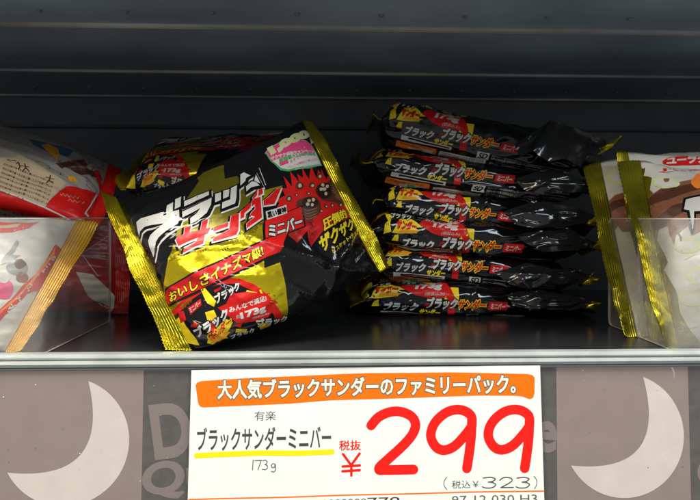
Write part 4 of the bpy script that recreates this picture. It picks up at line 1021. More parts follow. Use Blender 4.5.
        ['C', 3, 'white', [(20.9,47), (20.2,44.5), (18.1,42.8), (16.5,-43.1), (6.5,39.9), (4.4,42), (4.2,44.9), (5.8,47.7), (8.8,49.9), (17.5,53.9), (19.6,52.5), (21.2,50.1)]],
        ['C', 2, 'pale_green', [(-6.4,41.4), (-7.9,38.4), (-10.6,36.2), (-13.7,35.4), (-16.5,36.2), (-18.1,38.3), (-18.2,41.3), (-16.7,44.3), (-14,46.5), (-10.9,47.3), (-8.1,46.5), (-6.5,44.4)]],
        ['C', 3, 'white', [(-7.3,41.4), (-8.6,38.9), (-10.8,37), (-13.5,36.3), (-15.8,36.9), (-17.2,38.8), (-17.3,41.3), (-16,43.8), (-13.8,45.7), (-11.1,46.4), (17.2,61.7), (-7.4,43.9)]],
    ],
}
# ------------------------------------------------------------ the shelf
def box(name, x0, x1, y0, y1, z0, z1, mat, parent=None, bevel=0.0):
    bm = bmesh.new()
    bmesh.ops.create_cube(bm, size=1)
    for v in bm.verts:
        v.co = ((x0 + x1) / 2 + v.co.x * (x1 - x0), (y0 + y1) / 2 + v.co.y * (y1 - y0), (z0 + z1) / 2 + v.co.z * (z1 - z0))
    if bevel:
        bmesh.ops.bevel(bm, geom=bm.edges[:], offset=bevel, segments=2, affect='EDGES', profile=0.5)
    me = bpy.data.meshes.new(name)
    bm.to_mesh(me); bm.free()
    me.materials.append(MATS[mat])
    o = bpy.data.objects.new(name, me)
    COL.objects.link(o)
    o.parent = parent
    return o


def extrude_profile(name, prof, x0, x1, mat, closed=False, parent=None, smooth=False):
    V = [(x0, y, z) for y, z in prof] + [(x1, y, z) for y, z in prof]
    n = len(prof)
    F = [[i, i + 1, n + i + 1, n + i] for i in range(n - 1)]
    if closed:
        F.append([n - 1, 0, n, 2 * n - 1])
        F += [list(range(n))[::-1], list(range(n, 2 * n))]
    return link_mesh(name, V, F, [mat] * len(F), parent, smooth=smooth)


# painted black sheet steel, with faint scuffs
make_mat('deck_black', (0.016, 0.0165, 0.018), 0.22, var=0.35, vscale=14, bump=0.02, bscale=220, spec=0.5)
make_mat('panel_steel', (0.185, 0.245, 0.285), 0.40, var=0.25, vscale=9, bump=0.03, bscale=160)
make_mat('back_steel', (0.085, 0.105, 0.118), 0.45, var=0.3, vscale=8, bump=0.03, bscale=160)
make_mat('panel_edge_lit', (0.30, 0.30, 0.275), 0.45, var=0.55, vscale=7)  # lighter colour stands for the light the folded lips catch
make_mat('rivet_dark', (0.09, 0.12, 0.14), 0.4)
make_mat('rail_plastic', (0.27, 0.295, 0.28), 0.32, var=0.14, vscale=55, bump=0.05, bscale=90)
make_mat('rail_grey', (0.26, 0.26, 0.29), 0.4)
make_mat('strip_dark', (0.094, 0.086, 0.082), 0.42, var=0.12, vscale=160)
make_mat('strip_taupe', (0.245, 0.192, 0.172), 0.42, var=0.04, vscale=60)
make_mat('strip_letter', (0.20, 0.165, 0.155), 0.42)
make_mat('strip_moon', (0.56, 0.49, 0.45), 0.42, var=0.05, vscale=60)
make_mat('dust', (0.75, 0.73, 0.70), 0.6)


def clear_plastic(name, tint, veil, rough=0.06):
    m = bpy.data.materials.new(name)
    m.use_nodes = True
    nt = m.node_tree
    N, Lk = nt.nodes, nt.links
    N.clear()
    out = N.new('ShaderNodeOutputMaterial')
    tr = N.new('ShaderNodeBsdfTransparent'); tr.inputs[0].default_value = (*tint, 1)
    gl = N.new('ShaderNodeBsdfGlossy'); gl.inputs['Roughness'].default_value = rough
    df = N.new('ShaderNodeBsdfDiffuse'); df.inputs[0].default_value = (0.75, 0.74, 0.70, 1)
    lw = N.new('ShaderNodeLayerWeight'); lw.inputs['Blend'].default_value = 0.5
    pw = N.new('ShaderNodeMath'); pw.operation = 'POWER'; pw.inputs[1].default_value = 4.0
    fr = N.new('ShaderNodeMath'); fr.operation = 'MULTIPLY_ADD'; fr.inputs[1].default_value = 0.45; fr.inputs[2].default_value = 0.03
    Lk.new(lw.outputs['Facing'], pw.inputs[0]); Lk.new(pw.outputs[0], fr.inputs[0])
    tc = N.new('ShaderNodeTexCoord')
    nz = N.new('ShaderNodeTexNoise'); nz.inputs['Scale'].default_value = 45; nz.inputs['Detail'].default_value = 6
    mr = N.new('ShaderNodeMapRange')
    mr.inputs['From Min'].default_value, mr.inputs['From Max'].default_value = 0.35, 0.75
    mr.inputs['To Min'].default_value, mr.inputs['To Max'].default_value = veil * 0.6, veil * 1.5
    m1 = N.new('ShaderNodeMixShader'); m2 = N.new('ShaderNodeMixShader')
    Lk.new(tc.outputs['Object'], nz.inputs['Vector']); Lk.new(nz.outputs['Fac'], mr.inputs['Value'])
    Lk.new(mr.outputs['Result'], m1.inputs[0]); Lk.new(tr.outputs[0], m1.inputs[1]); Lk.new(df.outputs[0], m1.inputs[2])
    Lk.new(fr.outputs[0], m2.inputs[0]); Lk.new(m1.outputs[0], m2.inputs[1]); Lk.new(gl.outputs[0], m2.inputs[2])
    Lk.new(m2.outputs[0], out.inputs[0])
    MATS[name] = m


clear_plastic('clear_sheet', (0.97, 0.97, 0.96), 0.085)
clear_plastic('clear_edge', (0.80, 0.82, 0.78), 0.50, 0.2)

XL, XR = -0.95, 0.95
deck = box('shelf_deck', XL, XR, 0.4605, 0.862, -0.022, 0.0, 'deck_black', bevel=0.001)
deck['kind'] = 'structure'
back = extrude_profile('back_panel', [(0.866, -0.02), (0.866, 0.212), (0.8595, 0.2135), (0.858, 0.2165), (0.858, 0.258)], XL, XR, 'back_steel')
back['kind'] = 'structure'


def ceiling_profile():
    """underside of the shelf above: flat sheet with folded stiffener lips"""
    zc = 0.252
    p = [(0.430, zc + 0.020), (0.430, zc), (0.5285, zc), (0.529, zc - 0.0022), (0.5325, zc - 0.0028), (0.5335, zc - 0.0003)]
    p += [(0.600, zc - 0.0003), (0.602, zc + 0.0015), (0.7035, zc + 0.0015), (0.704, zc - 0.0008), (0.7075, zc - 0.0012), (0.7085, zc + 0.0004)]
    p += [(0.842, zc + 0.0004), (0.8425, zc - 0.0016), (0.8455, zc - 0.0020), (0.8465, zc), (0.872, zc), (0.872, zc + 0.020)]
    return p


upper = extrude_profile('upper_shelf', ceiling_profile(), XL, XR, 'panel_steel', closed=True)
upper.data.materials.append(MATS['panel_edge_lit'])
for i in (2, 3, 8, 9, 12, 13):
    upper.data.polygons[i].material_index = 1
upper['kind'] = 'structure'
for row, (py, px0) in enumerate(((10, 39), (87, 35))):
    zc = 0.252 if row == 0 else 0.2522
    for k in range(-3, 13):
        p0 = at_z(px0, py, zc)
        x = p0.x + 0.0645 * k
        bm = bmesh.new()
        bmesh.ops.create_uvsphere(bm, u_segments=16, v_segments=6, radius=0.0024)
        for v in bm.verts:
            v.co = (v.co.x + x, v.co.y + p0.y, v.co.z * 0.95 + zc)
        me = bpy.data.meshes.new('rivet'); bm.to_mesh(me); bm.free()
        me.materials.append(MATS['rivet_dark'])
        for p in me.polygons:
            p.use_smooth = True
        o = bpy.data.objects.new('rivet', me); COL.objects.link(o); o.parent = upper

# ------------------------------------------------- price rail, strip, card
rail = thing('price_rail', 'pale plastic price rail running along the shelf front edge', 'rail', (0, 0.4525, -0.005))
extrude_profile('rail_channel', [(0.460 - 0.4525, 0.0075), (-0.0035, 0.0082), (-0.0055, 0.0072), (-0.0060, 0.0062), (-0.0060, 0.0052), (-0.0052, 0.0048),
                                 (-0.0052, 0.0043), (-0.0064, 0.0039), (-0.0072, 0.0020), (-0.0066, 0.0000), (-0.0040, -0.0004), (-0.0040, -0.0022),
                                 (0.0050, -0.0022), (0.0050, -0.1300), (0.0075, -0.1300)], XL, XR, 'rail_plastic', closed=True, parent=rail)
extrude_profile('rail_gap_shade', [(-0.0043, -0.0008), (-0.0046, -0.0016), (-0.0043, -0.0024)], XL, XR, 'rail_grey', parent=rail)  # grey strip standing in for the shadow in the gap below the lip
TILT = math.tan(math.radians(3.0))


def front_plane(ytop, ztop):
    """(px, -py) of the photograph's front plane, unit millimetre per px, leaning out towards the foot"""
    def f(x, y, lift):
        z = ztop - (y - 369 * PXM)
        return Vector((x, ytop - (ztop - z) * TILT - lift, z))
    return f


PXM = 0.448 / FPX
X_OFF = at(350, 400, 0.448).x


def strip_art():
    it = []

    def Pp(l, m, pts): it.append(['P', l, m, [(a, b) for a, b in pts]])
    Pp(0, 'strip_dark', [(-420, 369.3), (1120, 369.3), (1120, 560), (-420, 560)])
    for x0, x1 in ((4.5, 146), (559, 695), (-420, -130), (-60, -2) and (-300, -160), (830, 970)):
        Pp(1, 'strip_taupe', [(x0, 369.6), (x1, 369.6), (x1 - 0.5, 560), (x0 - 1.5, 560)])
    for cx in (71, 627):
        cy, R = 438, 62
        out = [(cx + R * math.cos(math.radians(t)), cy + R * math.sin(math.radians(t))) for t in range(-70, 158, 6)]
        p0, p1 = Vector(out[-1]), Vector(out[0])
        inner = []
        for k in range(1, 40):              # hollow side of the crescent: a flatter arc between the tips
            t = k / 40
            q = p0.lerp(p1, t)
            nrm = Vector((-(p1 - p0).y, (p1 - p0).x)).normalized()
            inner.append(tuple(q + nrm * 42 * (1 - (2 * t - 1) ** 2)))
        Pp(2, 'strip_moon', out + inner)
    for x0 in (153, 709):
        it.append(['T', 1, 'strip_letter', 'Don', [(x0, 406), (x0 + 92, 396), (x0 + 97, 446), (x0 + 7, 455)], 0.035])
        it.append(['T', 1, 'strip_letter', 'Quijote', [(x0 - 6, 462), (x0 + 150, 440), (x0 + 154, 482), (x0 - 4, 500)], 0.035])
    it.append(['T', 1, 'strip_letter', 'te', [(523, 418), (558, 421), (556, 453), (521, 450)], 0.035])
    it.append(['P', 1, 'dust', [(677.5, 370), (680, 371), (681.5, 376), (681, 382), (680.4, 382), (679.8, 376)]])
    rr = random.Random(5)
    for k in range(120):
        x, y = rr.random() * 760 - 30, 372 + rr.random() * 150
        r = 0.25 + 0.45 * rr.random() ** 3
        it.append(['C', 3, 'dust' if k % 3 == 0 else 'strip_letter', [(x + r * math.cos(t), y + r * math.sin(t) * (0.6 + rr.random())) for t in (0, 1.2, 2.5, 3.8, 5)]])
    return it


def mirrored(items):
    """art given with y downwards; text quads stay TL, TR, BR, BL"""
    return items


sp = front_plane(0.4480, -0.0072)
V, F, M = flat_thing('printed_strip', strip_art(), lambda x, y, l: sp(x - 350 * PXM + X_OFF, y, l), PXM, 0.00010)
strip = link_mesh('printed_strip', V, F, M, smooth=False)
tag(strip, 'grey shop advertising strip with taupe squares and pale crescents behind the price card', 'printed strip')


def card_art():
    it = []

    def za(*p): return [(180 + a / 3.574, 360 + b / 3.574) for a, b in p]

    def zb(*p): return [(360 + a / 3.5, 360 + b / 3.5) for a, b in p]
    top = [(193.4 + (541 - 193.4) * k / 24, 369.2 + (366.6 - 369.2) * k / 24) for k in range(25)]
    bot = [(191 + (543.6 - 191) * k / 24, 520) for k in range(25)]
    for k in range(24):
        it.append(['P', 0, 'card_white', [top[k], top[k + 1], bot[k + 1], bot[k]]])
    it.append(['P', 1, 'card_orange', [(197.6, 384), (199, 381.2), (203, 379.8), (250, 377.2), (330, 374.6), (370, 373.4), (450, 373.2), (528, 375.0), (533, 376), (535.3, 378.5), (535, 394), (533.5, 398.5), (530, 400),
                                       (523, 397.4), (517, 396.6), (480, 396.4), (440, 397.3), (370, 399.2), (330, 400.0), (290, 402.6), (240, 404.4), (206, 405.4), (202.5, 404.6), (200.5, 402)]])
    q = [(219.3, 379.6), (515.5, 375.6), (515.8, 394.0), (219.6, 397.4)]
    it.append(['T', 2, 'card_outline', '大人気ブラックサンダーのファミリーパック。', q, 0.085])
    it.append(['T', 3, 'card_pale', '大人気ブラックサンダーのファミリーパック。', q, 0.028])
    it.append(['T', 1, 'card_grey', '有楽', [(255.6, 409.8), (276.4, 409.6), (276.4, 418.6), (255.6, 418.8)], 0.0])
    it.append(['S', 1, 'card_yellow', curve_pts([(199.5, 451.8), (230, 451.0), (262, 450.2), (300, 450.8), (332, 450.3)], 6), 5.2])
    it.append(['T', 2, 'card_ink', 'ブラックサンダーミニバー', [(199.8, 425.4), (331, 424.6), (331, 447), (200, 447.2)], 0.016])
    for pts in ([(254.5, 456.8), (254.0, 466.3)], [(256.3, 457.4), (262.5, 457.2), (259.3, 466.2)],
                [(263.8, 457.6), (266.5, 456.9), (268.4, 458.6), (267.8, 460.6), (266, 461.2), (268.4, 462.2), (268.6, 464.6), (266.6, 466.3), (263.6, 465.8)],
                [(276.4, 461.2), (273.8, 460.4), (272.2, 462.4), (273.2, 464.4), (275.2, 464.2), (276.4, 461.6), (276.6, 466.6), (275, 468.6), (272.4, 468)]):
        it.append(['S', 1, 'card_grey', pts, 0.85])
    it.append(['T', 1, 'card_red', '税抜', [(339.2, 439.6), (360.4, 439.3), (360.4, 448.8), (339.2, 449.1)], 0.02])
    for pts in ([(343, 452.6), (351, 463.4), (359.4, 452.2)], [(351.2, 463), (351.2, 473.4)], [(342.6, 464.6), (359.6, 463.8)], [(342.4, 469.2), (359.4, 468.4)]):
        it.append(['S', 1, 'card_red', pts, 2.5])
    # the big hand-drawn figures
    two = curve_pts(zb((38, 227), (62, 200), (100, 182), (140, 180), (178, 196), (193, 224), (182, 258), (150, 295), (105, 335), (68, 368), (66, 379)), 6)
    it.append(['S', 1, 'card_red', two + zb((100, 379), (185, 378)), 9.6])
    for dx in (0, 202):
        loop = curve_pts([zb((a + dx, b))[0] for a, b in ((391, 232), (388, 196), (352, 176), (305, 183), (262, 218), (246, 262), (262, 300), (292, 314), (330, 300), (368, 262), (391, 232))], 5)
        stem = curve_pts([zb((a + dx, b))[0] for a, b in ((391, 215), (388, 270), (380, 330), (372, 377))], 5)
        it.append(['S', 1, 'card_red', loop + [loop[-1]] + stem, 9.6])
    for pts in ([(446.2, 476), (443.6, 479.4), (443.4, 484), (446, 488)], [(533.2, 475.6), (535.6, 479), (535.8, 483.6), (533.6, 487.8)]):
        it.append(['S', 1, 'card_ink', curve_pts(pts, 5), 0.7])
    it.append(['T', 1, 'card_ink', '税込￥', [(451, 479.6), (478, 479.2), (478, 487), (451, 487.4)], 0.0])
    for dx in (0, 33.6):
        it.append(['S', 1, 'card_ink', curve_pts([(482.5 + dx, 477.3), (490, 476.6) if not dx else (523.6, 476.6), (494.6 + dx, 478.2), (491.5 + dx, 480.6), (487.5 + dx, 481.2)], 5) +
                   curve_pts([(492 + dx, 481.6), (495 + dx, 483.8), (491.5 + dx, 486.6), (485 + dx, 486.9), (481.6 + dx, 485.8)], 5), 1.05])
    it.append(['S', 1, 'card_ink', curve_pts([(499, 479.4), (503, 476.9), (509, 477.0), (511.4, 479.2), (508.4, 482.2), (500, 486.6)], 5) + [(512.5, 486.4)], 1.05])
    it.append(['S', 1, 'card_orange', [(192.4, 493.7), (300, 492.9), (420, 491.4), (543, 490.0)], 1.3])
    rr = random.Random(8)
    x = 205.5
    while x < 282:
        w = 0.35 + 0.9 * rr.random()
        it.append(['P', 1, 'card_ink', [(x, 495.6), (x + w, 495.6), (x + w, 516), (x, 516)]])
        x += w + 0.45 + 0.9 * rr.random()
    it.append(['T', 1, 'card_grey', '0000000000', [(303, 496.6), (366, 495.6), (366, 501.4), (303, 502.4)], 0.0])
    it.append(['T', 1, 'card_ink', '778', [(367, 495), (399, 494.4), (399, 502.6), (367, 503)], 0.0])
    it.append(['T', 1, 'card_grey', '97 12 030 H3', [(451, 494.4), (536, 493.2), (536, 501.2), (451, 502.4)], 0.0])
    for x in (404, 424, 446):
        it.append(['P', 1, 'card_pale', [(x, 493), (x + 0.5, 493), (x + 0.5, 518), (x, 518)]])
    return it


cp = front_plane(0.4466, -0.0072)
V, F, M = [], [], []
for layer, v, f, mm in cut_art(card_art(), list(range(186, 552, 6)), [360, 519]):
    b0 = len(V)
    for x, y, zl in v:
        bow = 0.0012 * ((x - 367) / 175) ** 2 + 0.0003 * math.sin(x * 0.05)
        V.append(cp((x - 350) * PXM + X_OFF, y * PXM, 0.0002 + bow + layer * 0.00006 + zl * 0.00002))
    F += [[b0 + i for i in t] for t in f]
    M += mm
card = link_mesh('price_card', V, F, M, smooth=False)
sol = None
tag(card, 'white price card with orange heading band and large red figures 299', 'price card')


# ----------------------------------------------------- clear shelf dividers
def divider(name, label, path, height, r=0.006, thick=0.0017, bend=0.010, group=None):
    """clear sheet standing on the deck along a path (bent at its middle corner), far corners rounded"""
    P = [Vector((p[0], p[1])) for p in path]
    line = [P[0]]
    for i in range(1, len(P) - 1):
        a, b = (P[i - 1] - P[i]).normalized(), (P[i + 1] - P[i]).normalized()
        for k in range(9):
            t = k / 8
            q0, q1 = P[i] + a * bend, P[i] + b * bend
            line.append(q0 * (1 - t) ** 2 + P[i] * 2 * t * (1 - t) + q1 * t * t)
    line.append(P[-1])
    # extra columns for the rounded far corners
    d0 = (line[1] - line[0]).normalized()
    cols = [(line[0] + d0 * (r - r * math.cos(k * math.pi / 12)), r - r * math.sin(k * math.pi / 12)) for k in range(7)]
    cols += [(p, 0.0) for p in line[1:]]
    V, F, M = [], [], []
    for i, (p, cutz) in enumerate(cols):
        q = cols[min(i + 1, len(cols) - 1)][0] - cols[max(i - 1, 0)][0]
        q.normalize()
        n = Vector((-q.y, q.x)) * thick / 2
        for s, z in ((-1, 0.0006 + cutz), (1, 0.0006 + cutz), (1, height - cutz - 0.0007), (1, height - cutz), (-1, height - cutz), (-1, height - cutz - 0.0007)):
            V.append((p.x + n.x * s - P[0].x, p.y + n.y * s - P[0].y, z))
    for i in range(len(cols) - 1):
        a, b = 6 * i, 6 * i + 6
        for k, m in enumerate(('clear_edge', 'clear_sheet', 'clear_edge', 'clear_edge', 'clear_edge', 'clear_sheet')):
            F.append([a + k, b + k, b + (k + 1) % 6, a + (k + 1) % 6]); M.append('clear_edge' if i < 2 else m)
    e = 6 * (len(cols) - 1)
    F += [[0, 1, 2, 3, 4, 5], [e + 5, e + 4, e + 3, e + 2, e + 1, e]]; M += ['clear_edge'] * 2
    o = link_mesh(name, V, F, M, smooth=False)
    o.location = (P[0].x, P[0].y, 0)
    return tag(o, label, 'shelf divider', group)


_l = at_z(38, 357, 0).x
_r = at_z(688, 357, 0).x
divider('shelf_divider', 'clear bent plastic divider at the left in front of the red and white sweets', [at_z(110, 321.5, 0), (_l, 0.4625), (-0.85, 0.4625)], EYE_Z - 0.0010)
divider('shelf_divider', 'longer clear plastic divider on the right reaching back to the stack ends', [at_z(609, 325, 0), (_r, 0.4625), (0.85, 0.4625)], EYE_Z - 0.0004)
divider('shelf_divider', 'shorter clear plastic divider on the right beside the front white bag', [at_z(636, 337, 0) + Vector((0.002, 0, 0)), (_r + 0.004, 0.4665), (0.85, 0.4665)], EYE_Z - 0.0004)

# --------------------------------------------------------------- the bags
_cut = {}


def cut_for(key, items, bag):
    k = (key, bag.seed)
    if k not in _cut:
        _cut[k] = cut_art(items, [x * 1000 for x in bag.xs], [s * 1000 for s in bag.ss if -0.075 < s < 0.15])
    return _cut[k]


def place_bag(name, label, cat, bag, art, base, seal_mat, group, seals='LR', curl=0.004, flare=(0, 0), sname='end_seal'):
    root = thing(name, label, cat, tuple(bag.P[:, :-1].reshape(-1, 3).mean(0) * [1, 1, 0] + [0, 0, bag.P[..., 2].min()]), group)
    bag.body('bag_body', root, art, base)
    if 'L' in seals:
        bag.seal_strip(sname, root, False, seal_mat, curl, bag.seed + 0.3, flare=flare[0])
    if 'R' in seals:
        bag.seal_strip(sname, root, True, seal_mat, curl, bag.seed + 1.7, flare=flare[1])
    return root


def moved(items, dx, dy):
    """the same print, registered a little differently on the film"""
    def mv(x):
        if isinstance(x, tuple):
            return (x[0] + dx, x[1] + dy)
        return [mv(t) for t in x] if isinstance(x, list) else x
    return [mv(it) for it in items]


def peak(x, y, h, rng):
    """folds radiating from a raised point of the film towards the seal and along the bag"""
    return [(x, y, 203, y * 0.2, h, 2.2), (x, y, x - 28 - 8 * rng.random(), y - 9, h, 2.0), (x, y, x - 10, y - 16, h * 0.8, 2.0),
            (x, y, x + 8, y + 18, h * 0.7, 2.2), (x, y, x - 30, y + 8 + 6 * rng.random(), h * 0.6, 2.0)]

mb = main_bag_shape()
place_bag('chocolate_bag', 'large black and gold chocolate bag with big white lettering propped up at the front', 'sweet bag', mb,
          cut_for('main', FRONT_ART, mb), 'black_film', 'gold', 'black and gold chocolate bags', curl=0.005, flare=(0.002, -0.009))


def lying_net(l, m, r, Y, back_lift=0.0, tail=(0, 0, 0), depth=0.15, skew=0.0):
    """net of a bag lying flat with its folded long edge towards the viewer"""
    rows = []
    for k, t in enumerate((0.0, 0.5, 1.0)):
        row = []
        for (px, py), e in zip((l, m, r), tail):
            p = at(px, py, Y)
            row.append(Vector((p.x + skew * t, p.y + depth * t, p.z + back_lift * t + e * t)))
        rows.append(row)
    return rows


roots = []
stack = [
    ('topmost black chocolate bag of the right stack with crumpled clear peak and back print showing', (372, 118), (470, 138), (606, 166), 0.618, 0.0225, 0.014, 0.9),
    ('second black chocolate bag from the top of the right stack', (362, 160), (470, 177), (606, 191), 0.624, 0.0180, 0.004, 0.9),
    ('third black chocolate bag from the top of the right stack', (373, 199), (470, 209), (598, 224), 0.628, 0.0170, 0.0, 0.9),
    ('fourth black chocolate bag from the top of the right stack', (363, 228), (470, 239), (604, 247), 0.616, 0.0180, 0.0, 1.0),
    ('second black chocolate bag from the bottom of the right stack', (366, 266), (470, 270), (594, 283), 0.624, 0.0170, 0.0, 0.9),
    ('bottom black chocolate bag of the right stack resting on the dark shelf', (350, 301), (470, 303), (598, 309), 0.618, 0.0165, 0.0, 0.8),
]
for k, (label, l, m, r, Y, half, lift, wr) in enumerate(stack):
    rg = random.Random(k + 3)
    fl = peak(166 + 18 * rg.random(), -6 + 12 * rg.random(), 4.5, rg) + peak(112 + 20 * rg.random(), 8 + 6 * rg.random(), 2.2, rg)[1:]
    fl += [(14, 2, 40 + 10 * rg.random(), 12, 3.0, 2.0), (14, 4, 46, -8, 3.0, 2.0), (60, -10, 120 + 30 * rg.random(), -12, 2.2, 2.2), (40 + 40 * rg.random(), 16, 100, 2, 2.0, 1.8)]
    if k == 0:
        fl += [(172, 20, 176, -4, 8.0, 5.0), (172, 20, 200, 6, 7.0, 4.0), (172, 22, 150, 4, 5.0, 4.0)]
    b = Bag(lying_net(l, m, r, Y, lift, skew=(0.006, -0.008, 0.004, -0.005, 0.009, 0)[k]), half, seed=30 + k, nx=92, ns=128, power=3.6, wrinkle=wr * 1.7, lump=1.1, taper=0.022, folds=fl)
    rt = place_bag('chocolate_bag', label, 'sweet bag', b, cut_for('lying', moved(FOLD_ART + moved(FRONT_ART, 0, 24), (11, 5, 9, 13, 1, -1)[k], (0, 4, -2, -5, 3, -2)[k]), b), 'black_film', 'gold',
              'black and gold chocolate bags', curl=0.009, flare=((-0.006, 0.007, -0.004)[k % 3], (-0.008, 0.005, -0.006)[k % 3]))
    roots.append(rt)



def flap(root, name, peaks, rim, mat):
    """stiff crumpled film standing off the bag: flat facets between raised points and a rim"""
    V = [root.matrix_basis.inverted() @ at(*p) for p in peaks + rim]
    n = len(peaks)
    F = []
    for i in range(len(rim) - 1):
        k = min(range(n), key=lambda q: (V[q] - (V[n + i] + V[n + i + 1]) / 2).length)
        F.append([k, n + i, n + i + 1])
        k2 = min(range(n), key=lambda q: (V[q] - (V[n + i + 1] + V[n + min(i + 2, len(rim) - 1)]) / 2).length)
        if k2 != k:
            F.append([k, n + i + 1, k2])
    o = link_mesh(name, V, F, [mat] * len(F), root, smooth=True)
    bm = bmesh.new(); bm.from_mesh(o.data)
    bmesh.ops.subdivide_edges(bm, edges=bm.edges[:], cuts=9, use_grid_fill=True)
    for v in bm.verts:
        v.co += Vector((0, -1, 0.3)) * (0.0026 * noise.noise(v.co * 75) + 0.0022 * max(0, 1 - 3 * abs(noise.noise(Vector((v.co.x * 45, v.co.y * 90, v.co.z * 130))))) ** 2)
    bm.to_mesh(o.data); bm.free()
    return o


flap(roots[0], 'film_flap', [(551, 120, 0.604), (591, 135, 0.610)],
     [(514, 145, 0.606), (520, 158, 0.597), (533, 151, 0.592), (548, 163, 0.590), (566, 158, 0.592), (580, 168, 0.596), (588, 156, 0.598), (603, 160, 0.606), (606, 141, 0.612)], 'film_grey')
flap(roots[0], 'seal_tip', [(604, 149, 0.604)], [(588, 162, 0.606), (598, 156, 0.602), (612, 147, 0.604), (624, 134, 0.610), (608, 143, 0.609), (592, 155, 0.610)], 'gold_foil')

for root, cx, cy, xe in ((roots[1], 545, 184, 604), (roots[2], 536, 216, 598), (roots[3], 548, 240, 603), (roots[4], 530, 276, 594), (roots[5], 537, 300, 597)):
    q = random.Random(cx)

    def j(v):
        return v + q.uniform(-3.5, 3.5)
    flap(root, 'film_flap', [(cx, cy - 2, 0.600), (j(cx + 34), cy + 1, 0.602)],
         [(j(cx - 34), cy - 4, 0.609), (j(cx - 22), j(cy + 6), 0.603), (j(cx - 4), j(cy + 13), 0.601), (j(cx + 16), j(cy + 10), 0.602), (xe - 12, cy + 8, 0.605),
          (xe, cy + 4, 0.607), (xe - 14, j(cy - 3), 0.608), (j(cx + 18), j(cy - 10), 0.609), (j(cx - 2), j(cy - 12), 0.611), (j(cx - 20), cy - 8, 0.611), (j(cx - 34), cy - 4, 0.609)], 'film_grey')
    flap(root, 'seal_tip', [(xe - 3, cy + 4, 0.603)], [(xe - 12, cy + 8, 0.605), (xe - 2, cy + 9, 0.606), (xe + 4, cy + 3, 0.609), (xe - 6, cy + 1, 0.608), (xe - 12, cy + 8, 0.605)], 'gold_foil')

pile = [
    ('black chocolate bag lying behind the propped bag, top of the hidden left pile', (116, 190), (205, 186), (318, 178), 0.632, 0.0220, 0.055, 0.8),
    ('black chocolate bag second from the top of the left pile behind the propped bag', (122, 219), (212, 216), (322, 210), 0.640, 0.0170, 0.02, 0.8),
]
for k, (label, l, m, r, Y, half, lift, wr) in enumerate(pile):
    b = Bag(lying_net(l, m, r, Y, lift), half, seed=50 + k, nx=92, ns=128, power=3.0, wrinkle=wr * 1.6, lump=1.0, taper=0.024)
    place_bag('chocolate_bag', label, 'sweet bag', b, cut_for('lying', moved(FRONT_ART, 0, -6), b), 'black_film', 'gold_foil', 'black and gold chocolate bags', curl=0.007, flare=(0.006, 0))

SHAPES = side_shapes()
film('gold_clear', (0.62, 0.33, 0.03), 0.28, metal=0.3)
for key, name, label, base, seal_mat, group in (
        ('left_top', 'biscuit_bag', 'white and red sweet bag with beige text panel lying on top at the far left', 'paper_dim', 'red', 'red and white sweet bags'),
        ('left_low', 'biscuit_bag', 'dark red sweet bag standing underneath, behind the left divider', 'dark_red', 'dark_red', 'red and white sweet bags'),
        ('left_front', 'biscuit_bag', 'white sweet bag with dotted red band and amber seal, nearest at the left', 'white_soft', 'gold_clear', 'red and white sweet bags'),
        ('right_front', 'almond_chocolate_bag', 'nearest white chocolate bag at the far right with wide crimped gold seal', 'white_soft', 'gold_dim', 'white chocolate bags'),
        ('right_mid', 'almond_chocolate_bag', 'middle white chocolate bag at the right, mostly hidden by the nearest one', 'white_soft', 'gold_dim', 'white chocolate bags'),
        ('right_back', 'almond_chocolate_bag', 'rear white chocolate bag at the right beside the stack ends', 'white_soft', 'gold_dim', 'white chocolate bags')):
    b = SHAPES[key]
    place_bag(name, label, 'sweet bag', b, cut_for(key, SIDE_ART[key], b), base, seal_mat, group, curl=0.004)

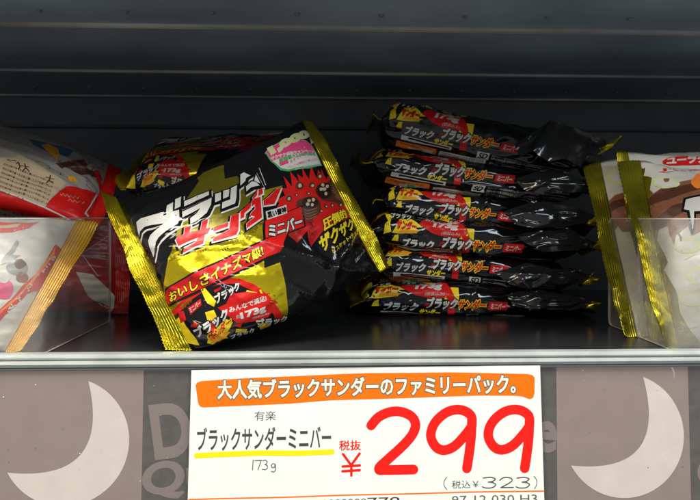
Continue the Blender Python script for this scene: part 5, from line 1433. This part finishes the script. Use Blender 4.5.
# ------------------------------------------------------------------ light
def area(name, loc, target, sx, sy, power, col):
    l = bpy.data.lights.new(name, 'AREA')
    l.shape = 'RECTANGLE'
    l.size, l.size_y = sx, sy
    l.energy = power
    l.color = col
    o = bpy.data.objects.new(name, l)
    COL.objects.link(o)
    o.location = loc
    o.rotation_euler = (Vector(target) - Vector(loc)).to_track_quat('-Z', 'Y').to_euler()
    return o


area('aisle_tube_light', (0.1, -0.02, 1.65), (0, 0.45, 0), 2.6, 0.24, 84, (1.0, 0.97, 0.90))
area('warm_fill_left', (-1.3, -1.4, 1.35), (-0.2, 0.5, 0), 1.4, 0.4, 25, (1.0, 0.86, 0.66))  # added fill lamp, warm tint imitates bounce off the red and gold packs
area('cool_fill_right', (1.1, -1.4, 1.35), (0.2, 0.5, 0), 1.4, 0.4, 23, (0.80, 0.92, 1.0))  # added fill lamp, gives the right side its cool tint

w = bpy.data.worlds.new('World')
scene.world = w
w.use_nodes = True
nt = w.node_tree
bg = nt.nodes['Background']
tc = nt.nodes.new('ShaderNodeTexCoord')
sx = nt.nodes.new('ShaderNodeSeparateXYZ')
rp = nt.nodes.new('ShaderNodeValToRGB')
nt.links.new(tc.outputs['Generated'], sx.inputs[0])
mr = nt.nodes.new('ShaderNodeMapRange')
mr.inputs['From Min'].default_value, mr.inputs['From Max'].default_value = -1, 1
nt.links.new(sx.outputs['Z'], mr.inputs['Value'])
nt.links.new(mr.outputs['Result'], rp.inputs['Fac'])
e = rp.color_ramp.elements
e[0].position, e[0].color = 0.25, (0.34, 0.34, 0.35, 1)
e[1].position, e[1].color = 0.62, (0.17, 0.175, 0.18, 1)
e2 = rp.color_ramp.elements.new(0.50); e2.color = (0.26, 0.26, 0.265, 1)
nt.links.new(rp.outputs['Color'], bg.inputs['Color'])
bg.inputs['Strength'].default_value = 1.0

# ----------------------------------------------------------------- camera
cam = bpy.data.cameras.new('camera')
cam.sensor_width = 36
cam.lens = 36 * FPX / 700
cam.shift_y = -(250 - CY) / 700
cam.clip_start, cam.clip_end = 0.01, 50
co = bpy.data.objects.new('camera', cam)
COL.objects.link(co)
co.matrix_world = Matrix.Translation(EYE) @ CAM_ROT.to_4x4()
scene.camera = co
scene.view_settings.view_transform = 'Standard'
scene.view_settings.look = 'None'
scene.view_settings.exposure = 0
scene.cycles.transparent_max_bounces = 24
